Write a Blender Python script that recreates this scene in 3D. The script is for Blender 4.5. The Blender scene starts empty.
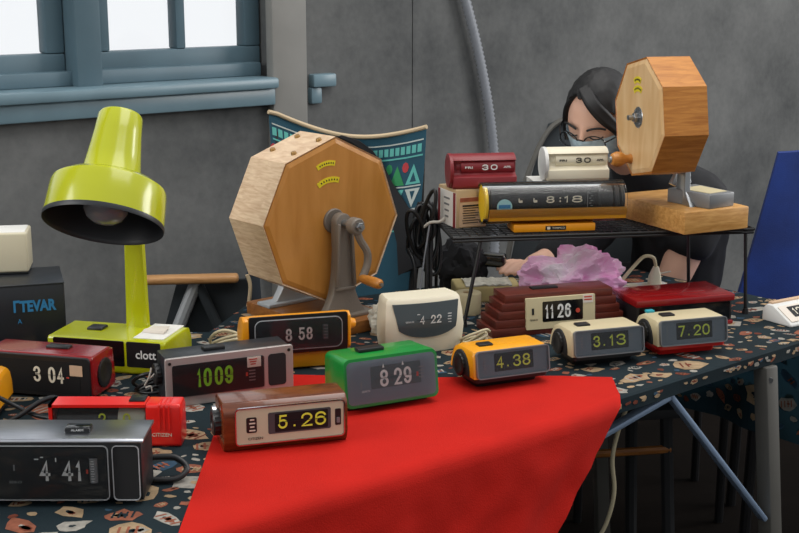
import bpy, bmesh, math, random
from mathutils import Matrix, Vector, noise
R = math.radians
SC = bpy.context.scene
COL = SC.collection

# ------------------------------------------------------------------ camera, world, light, exposure
cam_d = bpy.data.cameras.new('camera')
cam_d.sensor_width = 36.0
cam_d.lens = 1300 / 799 * 36.0
cam_d.clip_start = 0.05
cam = bpy.data.objects.new('camera', cam_d)
COL.objects.link(cam)
cam.location = (0, 0, 1.48)
cam.rotation_euler = (R(90 - 12.8), 0, 0)
SC.camera = cam
SC.view_settings.view_transform = 'Standard'
SC.view_settings.look = 'None'
SC.view_settings.gamma = 1
SC.view_settings.use_curve_mapping = False
SC.view_settings.exposure = 0.0

world = bpy.data.worlds.new('overcast_daylight')
SC.world = world
world.use_nodes = True
wt = world.node_tree
wt.nodes.clear()
wo = wt.nodes.new('ShaderNodeOutputWorld')
bg = wt.nodes.new('ShaderNodeBackground')
tc = wt.nodes.new('ShaderNodeTexCoord')
sx = wt.nodes.new('ShaderNodeSeparateXYZ')
mr = wt.nodes.new('ShaderNodeMapRange')
mr.interpolation_type = 'SMOOTHSTEP'
mr.inputs['From Min'].default_value = 0.25
mr.inputs['From Max'].default_value = 0.65
mz = wt.nodes.new('ShaderNodeMapRange')      # dim floor and far room, brighter ceiling
mz.interpolation_type = 'SMOOTHSTEP'
mz.inputs['From Min'].default_value = -0.35
mz.inputs['From Max'].default_value = 0.75
mz.inputs['To Min'].default_value = 0.22
mz.inputs['To Max'].default_value = 0.72
wt.links.new(tc.outputs['Generated'], sx.inputs[0])
wt.links.new(sx.outputs['Z'], mz.inputs['Value'])
wt.links.new(mz.outputs[0], mr.inputs['To Min'])
mr.inputs['To Max'].default_value = 1.0
wt.links.new(tc.outputs['Generated'], sx.inputs[0])
wt.links.new(sx.outputs['Y'], mr.inputs['Value'])
wt.links.new(mr.outputs[0], bg.inputs['Strength'])
bg.inputs['Color'].default_value = (0.95, 0.975, 1.0, 1)
wt.links.new(bg.outputs[0], wo.inputs[0])


def area(name, loc, target, sx_, sy_, power, col):
    d = bpy.data.lights.new(name, 'AREA')
    d.shape = 'RECTANGLE'
    d.size, d.size_y = sx_, sy_
    d.energy = power
    d.color = col
    o = bpy.data.objects.new(name, d)
    COL.objects.link(o)
    o.location = loc
    o.rotation_euler = (Vector(target) - Vector(loc)).to_track_quat('-Z', 'Y').to_euler()
    return o


area('window_daylight', (-3.0, 1.5, 2.3), (0.0, 2.5, 0.8), 2.4, 1.6, 74, (1.0, 0.98, 0.95))
area('overhead_fill', (0.6, 2.6, 3.3), (0.3, 2.5, 0.7), 2.2, 1.6, 40, (1.0, 0.97, 0.93))  # added overhead fill

area('side_window_daylight', (3.6, 3.7, 1.9), (0.9, 3.0, 0.7), 1.6, 1.4, 62, (1.0, 0.98, 0.96))


# ------------------------------------------------------------------ materials
def lin(h):
    h = h.lstrip('#')
    v = [int(h[i:i + 2], 16) / 255 for i in (0, 2, 4)]
    return tuple(c / 12.92 if c <= 0.04045 else ((c + 0.055) / 1.055) ** 2.4 for c in v) + (1,)


def new_mat(name):
    m = bpy.data.materials.new(name)
    m.use_nodes = True
    nt = m.node_tree
    b = nt.nodes['Principled BSDF']
    return m, nt, b


def mat(name, h, rough=0.5, metal=0.0, var=0.08, scale=9.0, bump=0.0, bscale=200.0, coat=0.0, spec=0.5, sheen=0.0, stretch=None, h2=None):
    """one colour broken up by soft noise, optional fine bump"""
    m, nt, b = new_mat(name)
    c = lin(h)
    tcn = nt.nodes.new('ShaderNodeTexCoord')
    n = nt.nodes.new('ShaderNodeTexNoise')
    n.inputs['Scale'].default_value = scale
    n.inputs['Detail'].default_value = 5
    src = tcn.outputs['Object']
    if stretch:
        mp = nt.nodes.new('ShaderNodeMapping')
        mp.inputs['Scale'].default_value = stretch
        nt.links.new(src, mp.inputs[0])
        src = mp.outputs[0]
    nt.links.new(src, n.inputs['Vector'])
    r = nt.nodes.new('ShaderNodeValToRGB')
    r.color_ramp.elements[0].position = 0.3
    r.color_ramp.elements[1].position = 0.7
    if h2:
        r.color_ramp.elements[0].color = lin(h2)
        r.color_ramp.elements[1].color = c
    else:
        r.color_ramp.elements[0].color = tuple(x * (1 - var) for x in c[:3]) + (1,)
        r.color_ramp.elements[1].color = tuple(min(1, x * (1 + var)) for x in c[:3]) + (1,)
    nt.links.new(n.outputs[0], r.inputs[0])
    nt.links.new(r.outputs[0], b.inputs['Base Color'])
    b.inputs['Roughness'].default_value = rough
    b.inputs['Metallic'].default_value = metal
    b.inputs['Specular IOR Level'].default_value = spec
    b.inputs['Coat Weight'].default_value = coat
    b.inputs['Coat Roughness'].default_value = 0.12
    b.inputs['Sheen Weight'].default_value = sheen
    if bump > 0:
        n2 = nt.nodes.new('ShaderNodeTexNoise')
        n2.inputs['Scale'].default_value = bscale
        n2.inputs['Detail'].default_value = 3
        nt.links.new(src, n2.inputs['Vector'])
        bp = nt.nodes.new('ShaderNodeBump')
        bp.inputs['Strength'].default_value = bump
        bp.inputs['Distance'].default_value = 0.002
        nt.links.new(n2.outputs[0], bp.inputs['Height'])
        nt.links.new(bp.outputs[0], b.inputs['Normal'])
    return m


def wood(name, h1, h2, scale=14.0, rough=0.45, stretch=(1, 1, 12), coat=0.1):
    m, nt, b = new_mat(name)
    tcn = nt.nodes.new('ShaderNodeTexCoord')
    mp = nt.nodes.new('ShaderNodeMapping')
    mp.inputs['Scale'].default_value = stretch
    n = nt.nodes.new('ShaderNodeTexNoise')
    n.inputs['Scale'].default_value = scale
    n.inputs['Detail'].default_value = 6
    n.inputs['Distortion'].default_value = 0.6
    r = nt.nodes.new('ShaderNodeValToRGB')
    r.color_ramp.elements[0].position = 0.32
    r.color_ramp.elements[1].position = 0.68
    r.color_ramp.elements[0].color = lin(h1)
    r.color_ramp.elements[1].color = lin(h2)
    nt.links.new(tcn.outputs['Object'], mp.inputs[0])
    nt.links.new(mp.outputs[0], n.inputs['Vector'])
    nt.links.new(n.outputs[0], r.inputs[0])
    nt.links.new(r.outputs[0], b.inputs['Base Color'])
    b.inputs['Roughness'].default_value = rough
    b.inputs['Coat Weight'].default_value = coat
    return m


def concrete(name, h1, h2, rough=0.85, spec=0.4):
    m, nt, b = new_mat(name)
    b.inputs['Specular IOR Level'].default_value = spec
    tcn = nt.nodes.new('ShaderNodeTexCoord')
    n = nt.nodes.new('ShaderNodeTexNoise')
    n.inputs['Scale'].default_value = 1.6
    n.inputs['Detail'].default_value = 9
    n.inputs['Roughness'].default_value = 0.65
    n2 = nt.nodes.new('ShaderNodeTexNoise')
    n2.inputs['Scale'].default_value = 45
    n2.inputs['Detail'].default_value = 6
    mx = nt.nodes.new('ShaderNodeMath')
    mx.operation = 'MULTIPLY_ADD'
    mx.inputs[1].default_value = 0.14
    r = nt.nodes.new('ShaderNodeValToRGB')
    r.color_ramp.elements[0].position = 0.38
    r.color_ramp.elements[1].position = 0.74
    r.color_ramp.elements[0].color = lin(h1)
    r.color_ramp.elements[1].color = lin(h2)
    nt.links.new(tcn.outputs['Object'], n.inputs['Vector'])
    nt.links.new(tcn.outputs['Object'], n2.inputs['Vector'])
    nt.links.new(n2.outputs[0], mx.inputs[0])
    nt.links.new(n.outputs[0], mx.inputs[2])
    nt.links.new(mx.outputs[0], r.inputs[0])
    nt.links.new(r.outputs[0], b.inputs['Base Color'])
    b.inputs['Roughness'].default_value = rough
    bp = nt.nodes.new('ShaderNodeBump')
    bp.inputs['Strength'].default_value = 0.15
    bp.inputs['Distance'].default_value = 0.004
    nt.links.new(n2.outputs[0], bp.inputs['Height'])
    nt.links.new(bp.outputs[0], b.inputs['Normal'])
    return m


def clear(name, tint='#ffffff', amount=0.12, rough=0.08, haze='#9aa0a4', haze_amt=0.0, ior=1.22):
    """thin clear plastic or glass: mostly lets light through, some gloss, diffuse haze standing in for reflections"""
    m = bpy.data.materials.new(name)
    m.use_nodes = True
    nt = m.node_tree
    nt.nodes.clear()
    out = nt.nodes.new('ShaderNodeOutputMaterial')
    tr = nt.nodes.new('ShaderNodeBsdfTransparent')
    tr.inputs[0].default_value = lin(tint)
    gl = nt.nodes.new('ShaderNodeBsdfGlossy')
    gl.inputs['Roughness'].default_value = rough
    lw = nt.nodes.new('ShaderNodeFresnel')
    lw.inputs['IOR'].default_value = ior
    ad = nt.nodes.new('ShaderNodeMath')
    ad.operation = 'ADD'
    ad.use_clamp = True
    ad.inputs[1].default_value = amount
    nt.links.new(lw.outputs[0], ad.inputs[0])
    m1 = nt.nodes.new('ShaderNodeMixShader')
    nt.links.new(ad.outputs[0], m1.inputs[0])
    nt.links.new(tr.outputs[0], m1.inputs[1])
    nt.links.new(gl.outputs[0], m1.inputs[2])
    df = nt.nodes.new('ShaderNodeBsdfDiffuse')
    df.inputs[0].default_value = lin(haze)
    n = nt.nodes.new('ShaderNodeTexNoise')
    n.inputs['Scale'].default_value = 14
    mm = nt.nodes.new('ShaderNodeMath')
    mm.operation = 'MULTIPLY'
    mm.inputs[1].default_value = haze_amt * 2
    nt.links.new(n.outputs[0], mm.inputs[0])
    m2 = nt.nodes.new('ShaderNodeMixShader')
    nt.links.new(mm.outputs[0], m2.inputs[0])
    nt.links.new(m1.outputs[0], m2.inputs[1])
    nt.links.new(df.outputs[0], m2.inputs[2])
    nt.links.new(m2.outputs[0], out.inputs[0])
    return m


def thin(m, amt):
    """let some light through a thin woven cloth"""
    nt = m.node_tree
    out = [n for n in nt.nodes if n.type == 'OUTPUT_MATERIAL'][0]
    pb = nt.nodes['Principled BSDF']
    tl = nt.nodes.new('ShaderNodeBsdfTranslucent')
    src = pb.inputs['Base Color'].links[0].from_socket
    nt.links.new(src, tl.inputs[0])
    mx = nt.nodes.new('ShaderNodeMixShader')
    mx.inputs[0].default_value = amt
    nt.links.new(pb.outputs[0], mx.inputs[1])
    nt.links.new(tl.outputs[0], mx.inputs[2])
    nt.links.new(mx.outputs[0], out.inputs[0])


M = dict(
    concrete=concrete('concrete', '#484a4b', '#767776'),
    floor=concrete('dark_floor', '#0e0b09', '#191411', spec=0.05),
    frame=mat('blue_grey_paint', '#566d78', 0.45, var=0.06),
    sill=mat('blue_grey_sill_paint', '#6e8792', 0.35, var=0.08),
    pillar=mat('grey_pillar_paint', '#84837f', 0.6, var=0.06),
    conduit=mat('grey_conduit', '#8b8f96', 0.45),
    glass=clear('window_glass', amount=0.02, rough=0.02),
    black=mat('black_plastic', '#17181a', 0.38),
    black_gloss=mat('black_gloss', '#101113', 0.12, coat=0.4),
    black_matte=mat('black_matte', '#1d1e20', 0.75),
    black_metal=mat('black_coated_wire', '#141416', 0.4),
    dark_panel=mat('dark_display', '#151719', 0.5, spec=0.3),
    reflect_panel=mat('display_reflection_grey', '#64707a', 0.4),  # grey painted in for the room reflected in the clock windows
    slate_panel=mat('slate_display', '#414a4d', 0.3),
    digit_grey=mat('digit_grey', '#d6d7d5', 0.6, var=0.02),
    digit_white=mat('digit_white', '#e4e3de', 0.6, var=0.02),
    digit_cream=mat('digit_cream', '#d9d2bd', 0.6, var=0.02),
    digit_green=mat('digit_green', '#8be02a', 0.6, var=0.02),
    digit_yellow=mat('digit_yellow', '#e2ee48', 0.6, var=0.02),
    print_grey=mat('print_grey', '#77797a', 0.6, var=0.02),
    print_red=mat('print_red', '#c2402c', 0.6, var=0.02),
    print_black=mat('print_black', '#1c1a19', 0.7, var=0.02),
    print_blue=mat('print_blue', '#2f7fb0', 0.6, var=0.05),
    chrome=mat('chrome', '#c9cbd0', 0.18, 1.0, var=0.03),
    brushed=mat('brushed_steel', '#b9bbc2', 0.28, 1.0, var=0.1, scale=30, stretch=(1, 30, 1)),
    line=mat('silver_line', '#b4b6b8', 0.4, var=0.02),
    silver=mat('silver_face', '#b3aca8', 0.38, 0.35, var=0.05),
    red=mat('red_plastic', '#c8201c', 0.28, coat=0.3),
    red_bright=mat('bright_red_plastic', '#e3231c', 0.3, coat=0.3),
    red_dark=mat('dark_red_plastic', '#8e1418', 0.2, coat=0.5),
    maroon=mat('maroon_plastic', '#83242a', 0.4),
    green=mat('green_plastic', '#0f8a35', 0.3, coat=0.2),
    yellow=mat('yellow_plastic', '#f2a310', 0.35, coat=0.2),
    orange=mat('orange_plastic', '#ec9a16', 0.35, coat=0.2),
    mustard=mat('mustard_plastic', '#c98a12', 0.35),
    lemon=mat('lemon_plastic', '#e7c21c', 0.4),
    lime=mat('lime_enamel', '#b5ba10', 0.22, coat=0.4, var=0.04),
    cream=mat('cream_plastic', '#d8cfb4', 0.4, var=0.04),
    ivory=mat('ivory_plastic', '#e6dec6', 0.45, var=0.03),
    beige=mat('beige_plastic', '#c9bb97', 0.4, var=0.04),
    white=mat('white_plastic', '#dcdcd8', 0.45, var=0.03),
    inner_white=mat('pale_drum', '#cfd6c0', 0.5, var=0.06),
    lens=clear('clear_lens', amount=0.0, rough=0.05, haze_amt=0.012),
    veiled=clear('reflection_veil_lens', amount=0.01, rough=0.1, haze='#8f98a0', haze_amt=0.03),  # grey haze painted in as the room's reflection on the lens
    acrylic=clear('clear_acrylic', amount=0.0, rough=0.04, haze_amt=0.015, haze='#e8e8e4'),
    walnut=wood('walnut_veneer', '#58290f', '#733a1c', 9, 0.22, (3, 14, 14), 0.4),
    redwood=wood('reddish_wood', '#56231a', '#6b2c1f', 12, 0.38, (2, 14, 14), 0.15),
    orange_ply_unlit=wood('orange_plywood_unlit', '#b67a30', '#c78b42', 5, 0.42, (6, 6, 1.2)),  # big drum's wood as toned on the face turned from the light
    side_wood_lit=wood('drum_wood_lit_side', '#c7a583', '#e3c8a6', 14, 0.5, (1.5, 2, 14)),  # same drum wood, paled to paint light on the left-hand sides
    face_wood_lit=wood('drum_wood_lit_face', '#d6ab72', '#e6c390', 6, 0.45, (5, 5, 1.2)),  # small drum's wood, paled to paint light on its front
    honey_shaded=wood('honey_wood_shaded', '#a8661f', '#c98638', 12, 0.42, (1.4, 2, 14)),  # small drum's wood deepened to paint shaded sides; also handle and knob wood
    honey_board=wood('honey_board', '#b9823f', '#d9a661', 10, 0.4, (2, 10, 14)),
    brown_base=wood('brown_board', '#7c4a1c', '#9b6228', 10, 0.5, (2, 10, 10)),
    arm_wood=wood('tan_wood', '#a87846', '#c59562', 10, 0.5, (1.5, 12, 12)),
    cast=mat('cast_grey_metal', '#7d746a', 0.5, 0.2, bump=0.3, bscale=300),
    steel=mat('steel', '#9ea1a3', 0.3, 0.9),
    grey_metal=mat('grey_metal', '#7e8082', 0.45, 0.3),
    aluminium=mat('aluminium', '#b3b7ba', 0.45, 0.2),
    leg_grey=mat('leg_grey_paint', '#55534e', 0.5, 0.1),
    brace=mat('pale_blue_steel', '#8fa3bd', 0.4, 0.3),
    brass=mat('brass', '#a07c4a', 0.4, 0.6),
    sticker_yellow=mat('yellow_sticker', '#e2cf1c', 0.5),
    sticker_white=mat('white_sticker', '#ddd3c6', 0.6),
    sticker_tan=mat('tan_sticker', '#c9a98a', 0.7),
    sticker_cyan=mat('pale_blue_sticker', '#9fd0d2', 0.6),
    kraft=mat('kraft_card', '#b79d78', 0.8, var=0.06),
    kraft_pale=mat('pale_kraft_paper', '#c2b07a', 0.8, var=0.1),
    plastic_film=mat('crumpled_clear_film', '#c6c2b4', 0.3, var=0.25, scale=40),
    darkbox=mat('black_card', '#25282d', 0.35, var=0.1),
    plate_cream=mat('cream_plate', '#c6c6a8', 0.45),
    card_cream=mat('cream_card', '#d0c39c', 0.6),
    card_white=mat('white_card', '#e8e6e0', 0.6),
    tabletop=mat('table_board', '#b0aca4', 0.6),
    cloth=mat('navy_print_cotton', '#1a2f37', 0.85, var=0.15, bump=0.4, bscale=500),
    motif_cream=mat('print_cream', '#c9ab86', 0.85, var=0.25, scale=60),
    motif_white=mat('print_white', '#c3bdb2', 0.85, var=0.25, scale=80),
    motif_salmon=mat('print_salmon', '#b06a50', 0.85, var=0.25, scale=60),
    motif_rust=mat('print_rust', '#8a4632', 0.85, var=0.25, scale=60),
    motif_blue=mat('print_slate_blue', '#3e5f78', 0.85, var=0.2, scale=60),
    red_cloth=mat('red_felt', '#bc1c12', 0.85, var=0.06, bump=0.35, bscale=420, spec=0.15),
    teal=mat('teal_fabric', '#1d4a5c', 0.85, var=0.1, bump=0.3, bscale=400),
    teal_mint=mat('mint_print', '#5fb3ab', 0.85, var=0.15),
    teal_green=mat('green_print', '#2f8a55', 0.85, var=0.15),
    teal_white=mat('pale_print', '#b9c3bf', 0.85, var=0.15),
    teal_red=mat('red_print', '#b33a40', 0.85, var=0.15),
    piping=mat('cream_piping', '#c9b493', 0.7),
    navy=mat('navy_canvas', '#1a2632', 0.85, var=0.15, bump=0.3, bscale=300),
    dark_canvas=mat('charcoal_canvas', '#2c3236', 0.85, var=0.12, bump=0.3, bscale=300),
    royal=mat('royal_blue_fabric', '#1a3c8c', 0.8, var=0.12, bump=0.3, bscale=300, h2='#162c68', scale=5),
    shirt=mat('black_cotton', '#141519', 0.9, var=0.15),
    skin=mat('skin', '#dcae96', 0.5, var=0.05),
    hair=mat('black_hair', '#0c0b0d', 0.6, var=0.3, scale=60, stretch=(1, 1, 0.1)),
    mask=mat('pale_blue_mask', '#d3e8f2', 0.8, var=0.05),
    pink_bag=mat('pink_film', '#ff98e0', 0.3, var=0.2, scale=14, h2='#fff0fb'),
    cord_black=mat('black_cord', '#131416', 0.4),
    cord_cream=mat('cream_cord', '#c9bd9c', 0.5),
    cord_white=mat('white_cord', '#c8c2b6', 0.5),
    bulb=mat('frosted_bulb', '#7c858c', 0.25, coat=0.3),
    lamp_inner=mat('dark_lamp_lining', '#24272b', 0.45),
    teal_button=mat('teal_button', '#2f9fb0', 0.4),
)


for k_ in ('cloth', 'motif_cream', 'motif_white', 'motif_salmon', 'motif_rust', 'motif_blue'):
    thin(M[k_], 0.45)


# ------------------------------------------------------------------ mesh builder
def FM(x=0, y=0, z=0, tilt=0):
    """plane facing -y: u to the right, v up, w out of the face"""
    return Matrix.Translation((x, y, z)) @ Matrix.Rotation(R(90 - tilt), 4, 'X')


def rr_pts(W, H, r, n=5):
    r = min(r, W / 2 - 1e-5, H / 2 - 1e-5)
    p = []
    for cx, cy, a0 in ((W / 2 - r, H / 2 - r, 0), (-W / 2 + r, H / 2 - r, 90), (-W / 2 + r, -H / 2 + r, 180), (W / 2 - r, -H / 2 + r, 270)):
        for i in range(n + 1):
            a = R(a0 + 90 * i / n)
            p.append((cx + r * math.cos(a), cy + r * math.sin(a)))
    return p


class B:
    def __init__(self, Mx=None):
        self.bm = bmesh.new()
        self.M = Mx or Matrix()

    def v(self, p):
        return self.bm.verts.new(self.M @ Vector(p))

    def box(self, c, s, bev=0.0, seg=2, rot=None):
        m = self.M @ Matrix.Translation(c) @ (rot or Matrix()) @ Matrix.Diagonal((s[0], s[1], s[2], 1))
        g = bmesh.ops.create_cube(self.bm, size=1, matrix=m)
        if bev > 0:
            ed = list({e for v in g['verts'] for e in v.link_edges})
            bmesh.ops.bevel(self.bm, geom=ed, offset=bev, segments=seg, profile=0.5, affect='EDGES', clamp_overlap=True)
        return self

    def prism(self, pts, vec, bev=0.0, seg=2):
        """polygon (3d points) pushed along vec"""
        a = [self.v(p) for p in pts]
        b = [self.v(Vector(p) + Vector(vec)) for p in pts]
        fs = [self.bm.faces.new(a), self.bm.faces.new(b[::-1])]
        n = len(a)
        for i in range(n):
            fs.append(self.bm.faces.new((a[(i + 1) % n], a[i], b[i], b[(i + 1) % n])))
        bmesh.ops.recalc_face_normals(self.bm, faces=fs)
        if bev > 0:
            ed = list({e for f in fs for e in f.edges})
            bmesh.ops.bevel(self.bm, geom=ed, offset=bev, segments=seg, profile=0.5, affect='EDGES', clamp_overlap=True)
        return self

    def loft(self, loops, cap0=True, cap1=True, closed=True):
        L = [[self.v(p) for p in lp] for lp in loops]
        fs = []
        n = len(L[0])
        for a, b in zip(L, L[1:]):
            for i in range(n if closed else n - 1):
                j = (i + 1) % n
                fs.append(self.bm.faces.new((a[i], a[j], b[j], b[i])))
        if cap0:
            fs.append(self.bm.faces.new(L[0][::-1]))
        if cap1:
            fs.append(self.bm.faces.new(L[-1]))
        bmesh.ops.recalc_face_normals(self.bm, faces=fs)
        return self

    def rrect(self, u, v, w0, w1, W, H, r, bev=0.0):
        p = [(u + a, v + b, w0) for a, b in rr_pts(W, H, r)]
        return self.prism(p, (0, 0, w1 - w0), bev, 1)

    def rring(self, u, v, w0, w1, W, H, r, t):
        o = rr_pts(W, H, r)
        i = rr_pts(W - 2 * t, H - 2 * t, max(r - t, 0.0005))
        lo = [[(u + a, v + b, w0) for a, b in o], [(u + a, v + b, w1) for a, b in o], [(u + a, v + b, w1) for a, b in i], [(u + a, v + b, w0) for a, b in i], [(u + a, v + b, w0) for a, b in o]]
        return self.loft(lo, False, False)

    def cyl(self, p0, p1, r0, r1=None, n=24, bev=0.0):
        p0, p1 = Vector(p0), Vector(p1)
        r1 = r0 if r1 is None else r1
        q = (p1 - p0).to_track_quat('Z', 'Y').to_matrix().to_4x4()
        lo = []
        for p, r in ((p0, r0), (p1, r1)):
            lo.append([p + q @ Vector((r * math.cos(2 * math.pi * i / n), r * math.sin(2 * math.pi * i / n), 0)) for i in range(n)])
        if bev > 0:
            d = (p1 - p0).normalized()
            def ring(p, r):
                return [p + q @ Vector((r * math.cos(2 * math.pi * i / n), r * math.sin(2 * math.pi * i / n), 0)) for i in range(n)]
            lo = [ring(p0, r0 - bev), ring(p0 + d * bev, r0), ring(p1 - d * bev, r1), ring(p1, r1 - bev)]
        return self.loft(lo)

    def lathe(self, prof, n=40, Mx=None, cap0=True, cap1=True):
        m = Mx or Matrix()
        lo = [[m @ Vector((r * math.cos(2 * math.pi * i / n), r * math.sin(2 * math.pi * i / n), z)) for i in range(n)] for r, z in prof]
        return self.loft(lo, cap0, cap1)

    def tube(self, pts, r, n=8, sm=6, ridge=0.0):
        P = [Vector(p) for p in pts]
        if sm > 1 and len(P) > 2:
            Q = []
            for i in range(len(P) - 1):
                p0, p1, p2, p3 = P[max(i - 1, 0)], P[i], P[i + 1], P[min(i + 2, len(P) - 1)]
                for k in range(sm):
                    t = k / sm
                    Q.append(0.5 * ((2 * p1) + (p2 - p0) * t + (2 * p0 - 5 * p1 + 4 * p2 - p3) * t * t + (3 * p1 - p0 - 3 * p2 + p3) * t ** 3))
            Q.append(P[-1])
            P = Q
        lo = []
        up = Vector((0.123, 0.21, 0.97)).normalized()
        for i, p in enumerate(P):
            d = (P[min(i + 1, len(P) - 1)] - P[max(i - 1, 0)])
            if d.length < 1e-9:
                d = Vector((0, 0, 1))
            d.normalize()
            a = up - d * up.dot(d)
            if a.length < 1e-3:
                a = Vector((1, 0, 0)) - d * d.x
            a.normalize()
            up = a
            b = d.cross(a)
            rr = (r[i] if isinstance(r, (list, tuple)) else r) + (ridge if i % 2 else 0)
            lo.append([p + a * rr * math.cos(2 * math.pi * k / n) + b * rr * math.sin(2 * math.pi * k / n) for k in range(n)])
        return self.loft(lo)

    def text(self, s, u, v, w, W=None, H=None, fat=0.0, depth=0.0004, shear=0.0, align='C'):
        """lettering fitted to the box W x H centred on (u, v) of the current plane"""
        d = bpy.data.curves.new('lettering', 'FONT')
        d.body = s
        d.size = 1.0
        d.extrude = 0.0
        d.offset = fat
        d.shear = shear
        d.resolution_u = 3
        o = bpy.data.objects.new('lettering', d)
        me = bpy.data.meshes.new_from_object(o)
        xs = [q.co.x for q in me.vertices]
        ys = [q.co.y for q in me.vertices]
        x0, x1, y0, y1 = min(xs), max(xs), min(ys), max(ys)
        sy = H / (y1 - y0) if H else W / (x1 - x0)
        sx_ = W / (x1 - x0) if W else sy * 0.8
        tb = bmesh.new()
        tb.from_mesh(me)
        base = [self.v(((q.co.x - (x0 + x1) / 2) * sx_ + u, (q.co.y - (y0 + y1) / 2) * sy + v, w)) for q in tb.verts]
        top = [self.v(((q.co.x - (x0 + x1) / 2) * sx_ + u, (q.co.y - (y0 + y1) / 2) * sy + v, w + depth)) for q in tb.verts]
        tb.verts.index_update()
        for f in tb.faces:
            try:
                self.bm.faces.new([top[q.index] for q in f.verts])
            except ValueError:
                pass
        for e in tb.edges:
            if len(e.link_faces) == 1:
                i, j = e.verts[0].index, e.verts[1].index
                try:
                    self.bm.faces.new((base[i], base[j], top[j], top[i]))
                except ValueError:
                    pass
        tb.free()
        bpy.data.objects.remove(o)
        bpy.data.curves.remove(d)
        bpy.data.meshes.remove(me)
        loose = [q for q in base + top if not q.link_faces]
        bmesh.ops.delete(self.bm, geom=loose, context='VERTS')
        return self

    def strokes(self, s, u, v, w, W, H, sw, depth=0.0005, gap=0.24, ones=0.55):
        """plain numerals drawn as ribbons of width sw in the box W x H centred on (u, v)"""
        def arc(cx, cy, rx, ry, a0, a1, n=14):
            return [(cx + rx * math.cos(R(a0 + (a1 - a0) * i / n)), cy + ry * math.sin(R(a0 + (a1 - a0) * i / n))) for i in range(n + 1)]
        G = {
            '0': [arc(.5, .66, .5, .34, 0, 180) + arc(.5, .34, .5, .34, 180, 360) + [(1, .66)]],
            '1': [[(.15, .78), (.62, 1.0), (.62, 0)]],
            '2': [[(0, .70)] + arc(.5, .71, .5, .29, 180, 0) + arc(.5, .71, .5, .29, -1, -50, 6) + [(0, 0), (1, 0)]],
            '3': [[(0.02, .78)] + arc(.48, .76, .46, .24, 165, -90) + [(.36, .52)], [(.36, .52)] + arc(.5, .26, .5, .26, 90, -170)],
            '4': [[(.74, 0), (.74, 1.0), (0, .30), (1, .30)]],
            '5': [[(.92, 1.0), (.16, 1.0), (.06, .50)] + arc(.48, .32, .52, .32, 130, -165)],
            '6': [arc(.52, .70, .50, .30, 20, 180, 10) + [(.02, .32)] + arc(.5, .31, .5, .31, 180, 540, 26)],
            '7': [[(0, 1.0), (1, 1.0), (.36, 0)]],
            '8': [arc(.5, .76, .44, .24, -90, 270, 26), arc(.5, .26, .5, .26, 90, 450, 26)],
            '9': [arc(.48, .30, .50, .30, 200, 360, 10) + [(.98, .68)] + arc(.5, .69, .5, .31, 0, 360, 26)],
        }
        wd = [(ones if c == '1' else 1.0) for c in s]
        unit = W / (sum(wd) + gap * (len(s) - 1))
        x = u - W / 2
        h = sw / 2
        for c, k in zip(s, wd):
            cw_ = unit * k
            for st in G[c]:
                P = [Vector((x + h + q[0] * (cw_ - sw), v - H / 2 + h + q[1] * (H - sw), 0)) for q in st]
                Q = [P[0]]
                for q in P[1:]:
                    if (q - Q[-1]).length > 1e-5:
                        Q.append(q)
                P = Q
                lo = []
                closed = (P[0] - P[-1]).length < 1e-4
                if closed:
                    P = P[:-1]
                n = len(P)
                for i in range(n):
                    if closed:
                        a, c2 = P[i - 1], P[(i + 1) % n]
                    else:
                        a, c2 = P[max(i - 1, 0)], P[min(i + 1, n - 1)]
                    d1 = (P[i] - a).normalized() if (P[i] - a).length > 1e-7 else (c2 - P[i]).normalized()
                    d2 = (c2 - P[i]).normalized() if (c2 - P[i]).length > 1e-7 else d1
                    t = (d1 + d2)
                    t = t.normalized() if t.length > 0.2 else d1
                    nn = Vector((-t.y, t.x, 0))
                    m_ = min(1.6, 1 / max(0.35, nn.dot(Vector((-d1.y, d1.x, 0)))))
                    e = Vector((0, 0, 0))
                    p = P[i]
                    if not closed and i == 0:
                        p = p - d2 * h * 0.9
                    if not closed and i == n - 1:
                        p = p + d1 * h * 0.9
                    l, r = p + nn * h * m_, p - nn * h * m_
                    lo.append([(l.x, l.y, w), (r.x, r.y, w), (r.x, r.y, w + depth), (l.x, l.y, w + depth)])
                if closed:
                    lo.append(lo[0])
                self.loft(lo, not closed, not closed)
            x += cw_ + unit * gap
        return self

    def build(self, name, m, parent=None, label=None, smooth=True, angle=35):
        me = bpy.data.meshes.new(name)
        self.bm.normal_update()
        self.bm.to_mesh(me)
        self.bm.free()
        for k in (m if isinstance(m, (list, tuple)) else [m]):
            me.materials.append(M[k] if isinstance(k, str) else k)
        if smooth:
            for p in me.polygons:
                p.use_smooth = True
            me.set_sharp_from_angle(angle=R(angle))
        o = bpy.data.objects.new(name, me)
        COL.objects.link(o)
        if parent:
            o.parent = parent
        if label:
            o['label'] = label
        return o


def thing(name, label, cat, loc=(0, 0, 0), rz=0, group=None):
    o = bpy.data.objects.new(name, None)
    o.empty_display_size = 0.05
    COL.objects.link(o)
    o.location = loc
    o.rotation_euler = (0, 0, R(rz))
    o['label'] = label
    o['category'] = cat
    if group:
        o['group'] = group
    return o


def tag(o, label, cat, group=None, kind=None):
    o['label'] = label
    o['category'] = cat
    if group:
        o['group'] = group
    if kind:
        o['kind'] = kind
    return o


def struct(o, label=None):
    o['kind'] = 'structure'
    if label:
        o['label'] = label
    return o


TZ = 0.72           # table height
CZ = TZ + 0.0015    # top of the cloth
RZ = CZ + 0.002     # top of the red cloth
SZ = 0.922          # top of the wire shelf

# ------------------------------------------------------------------ the room
WA = math.atan2(0.617, 0.787)
WM = Matrix.Translation((0.04, 4.232, 0)) @ Matrix.Rotation(WA, 4, 'Z')   # x along the wall, -y into the room


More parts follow.
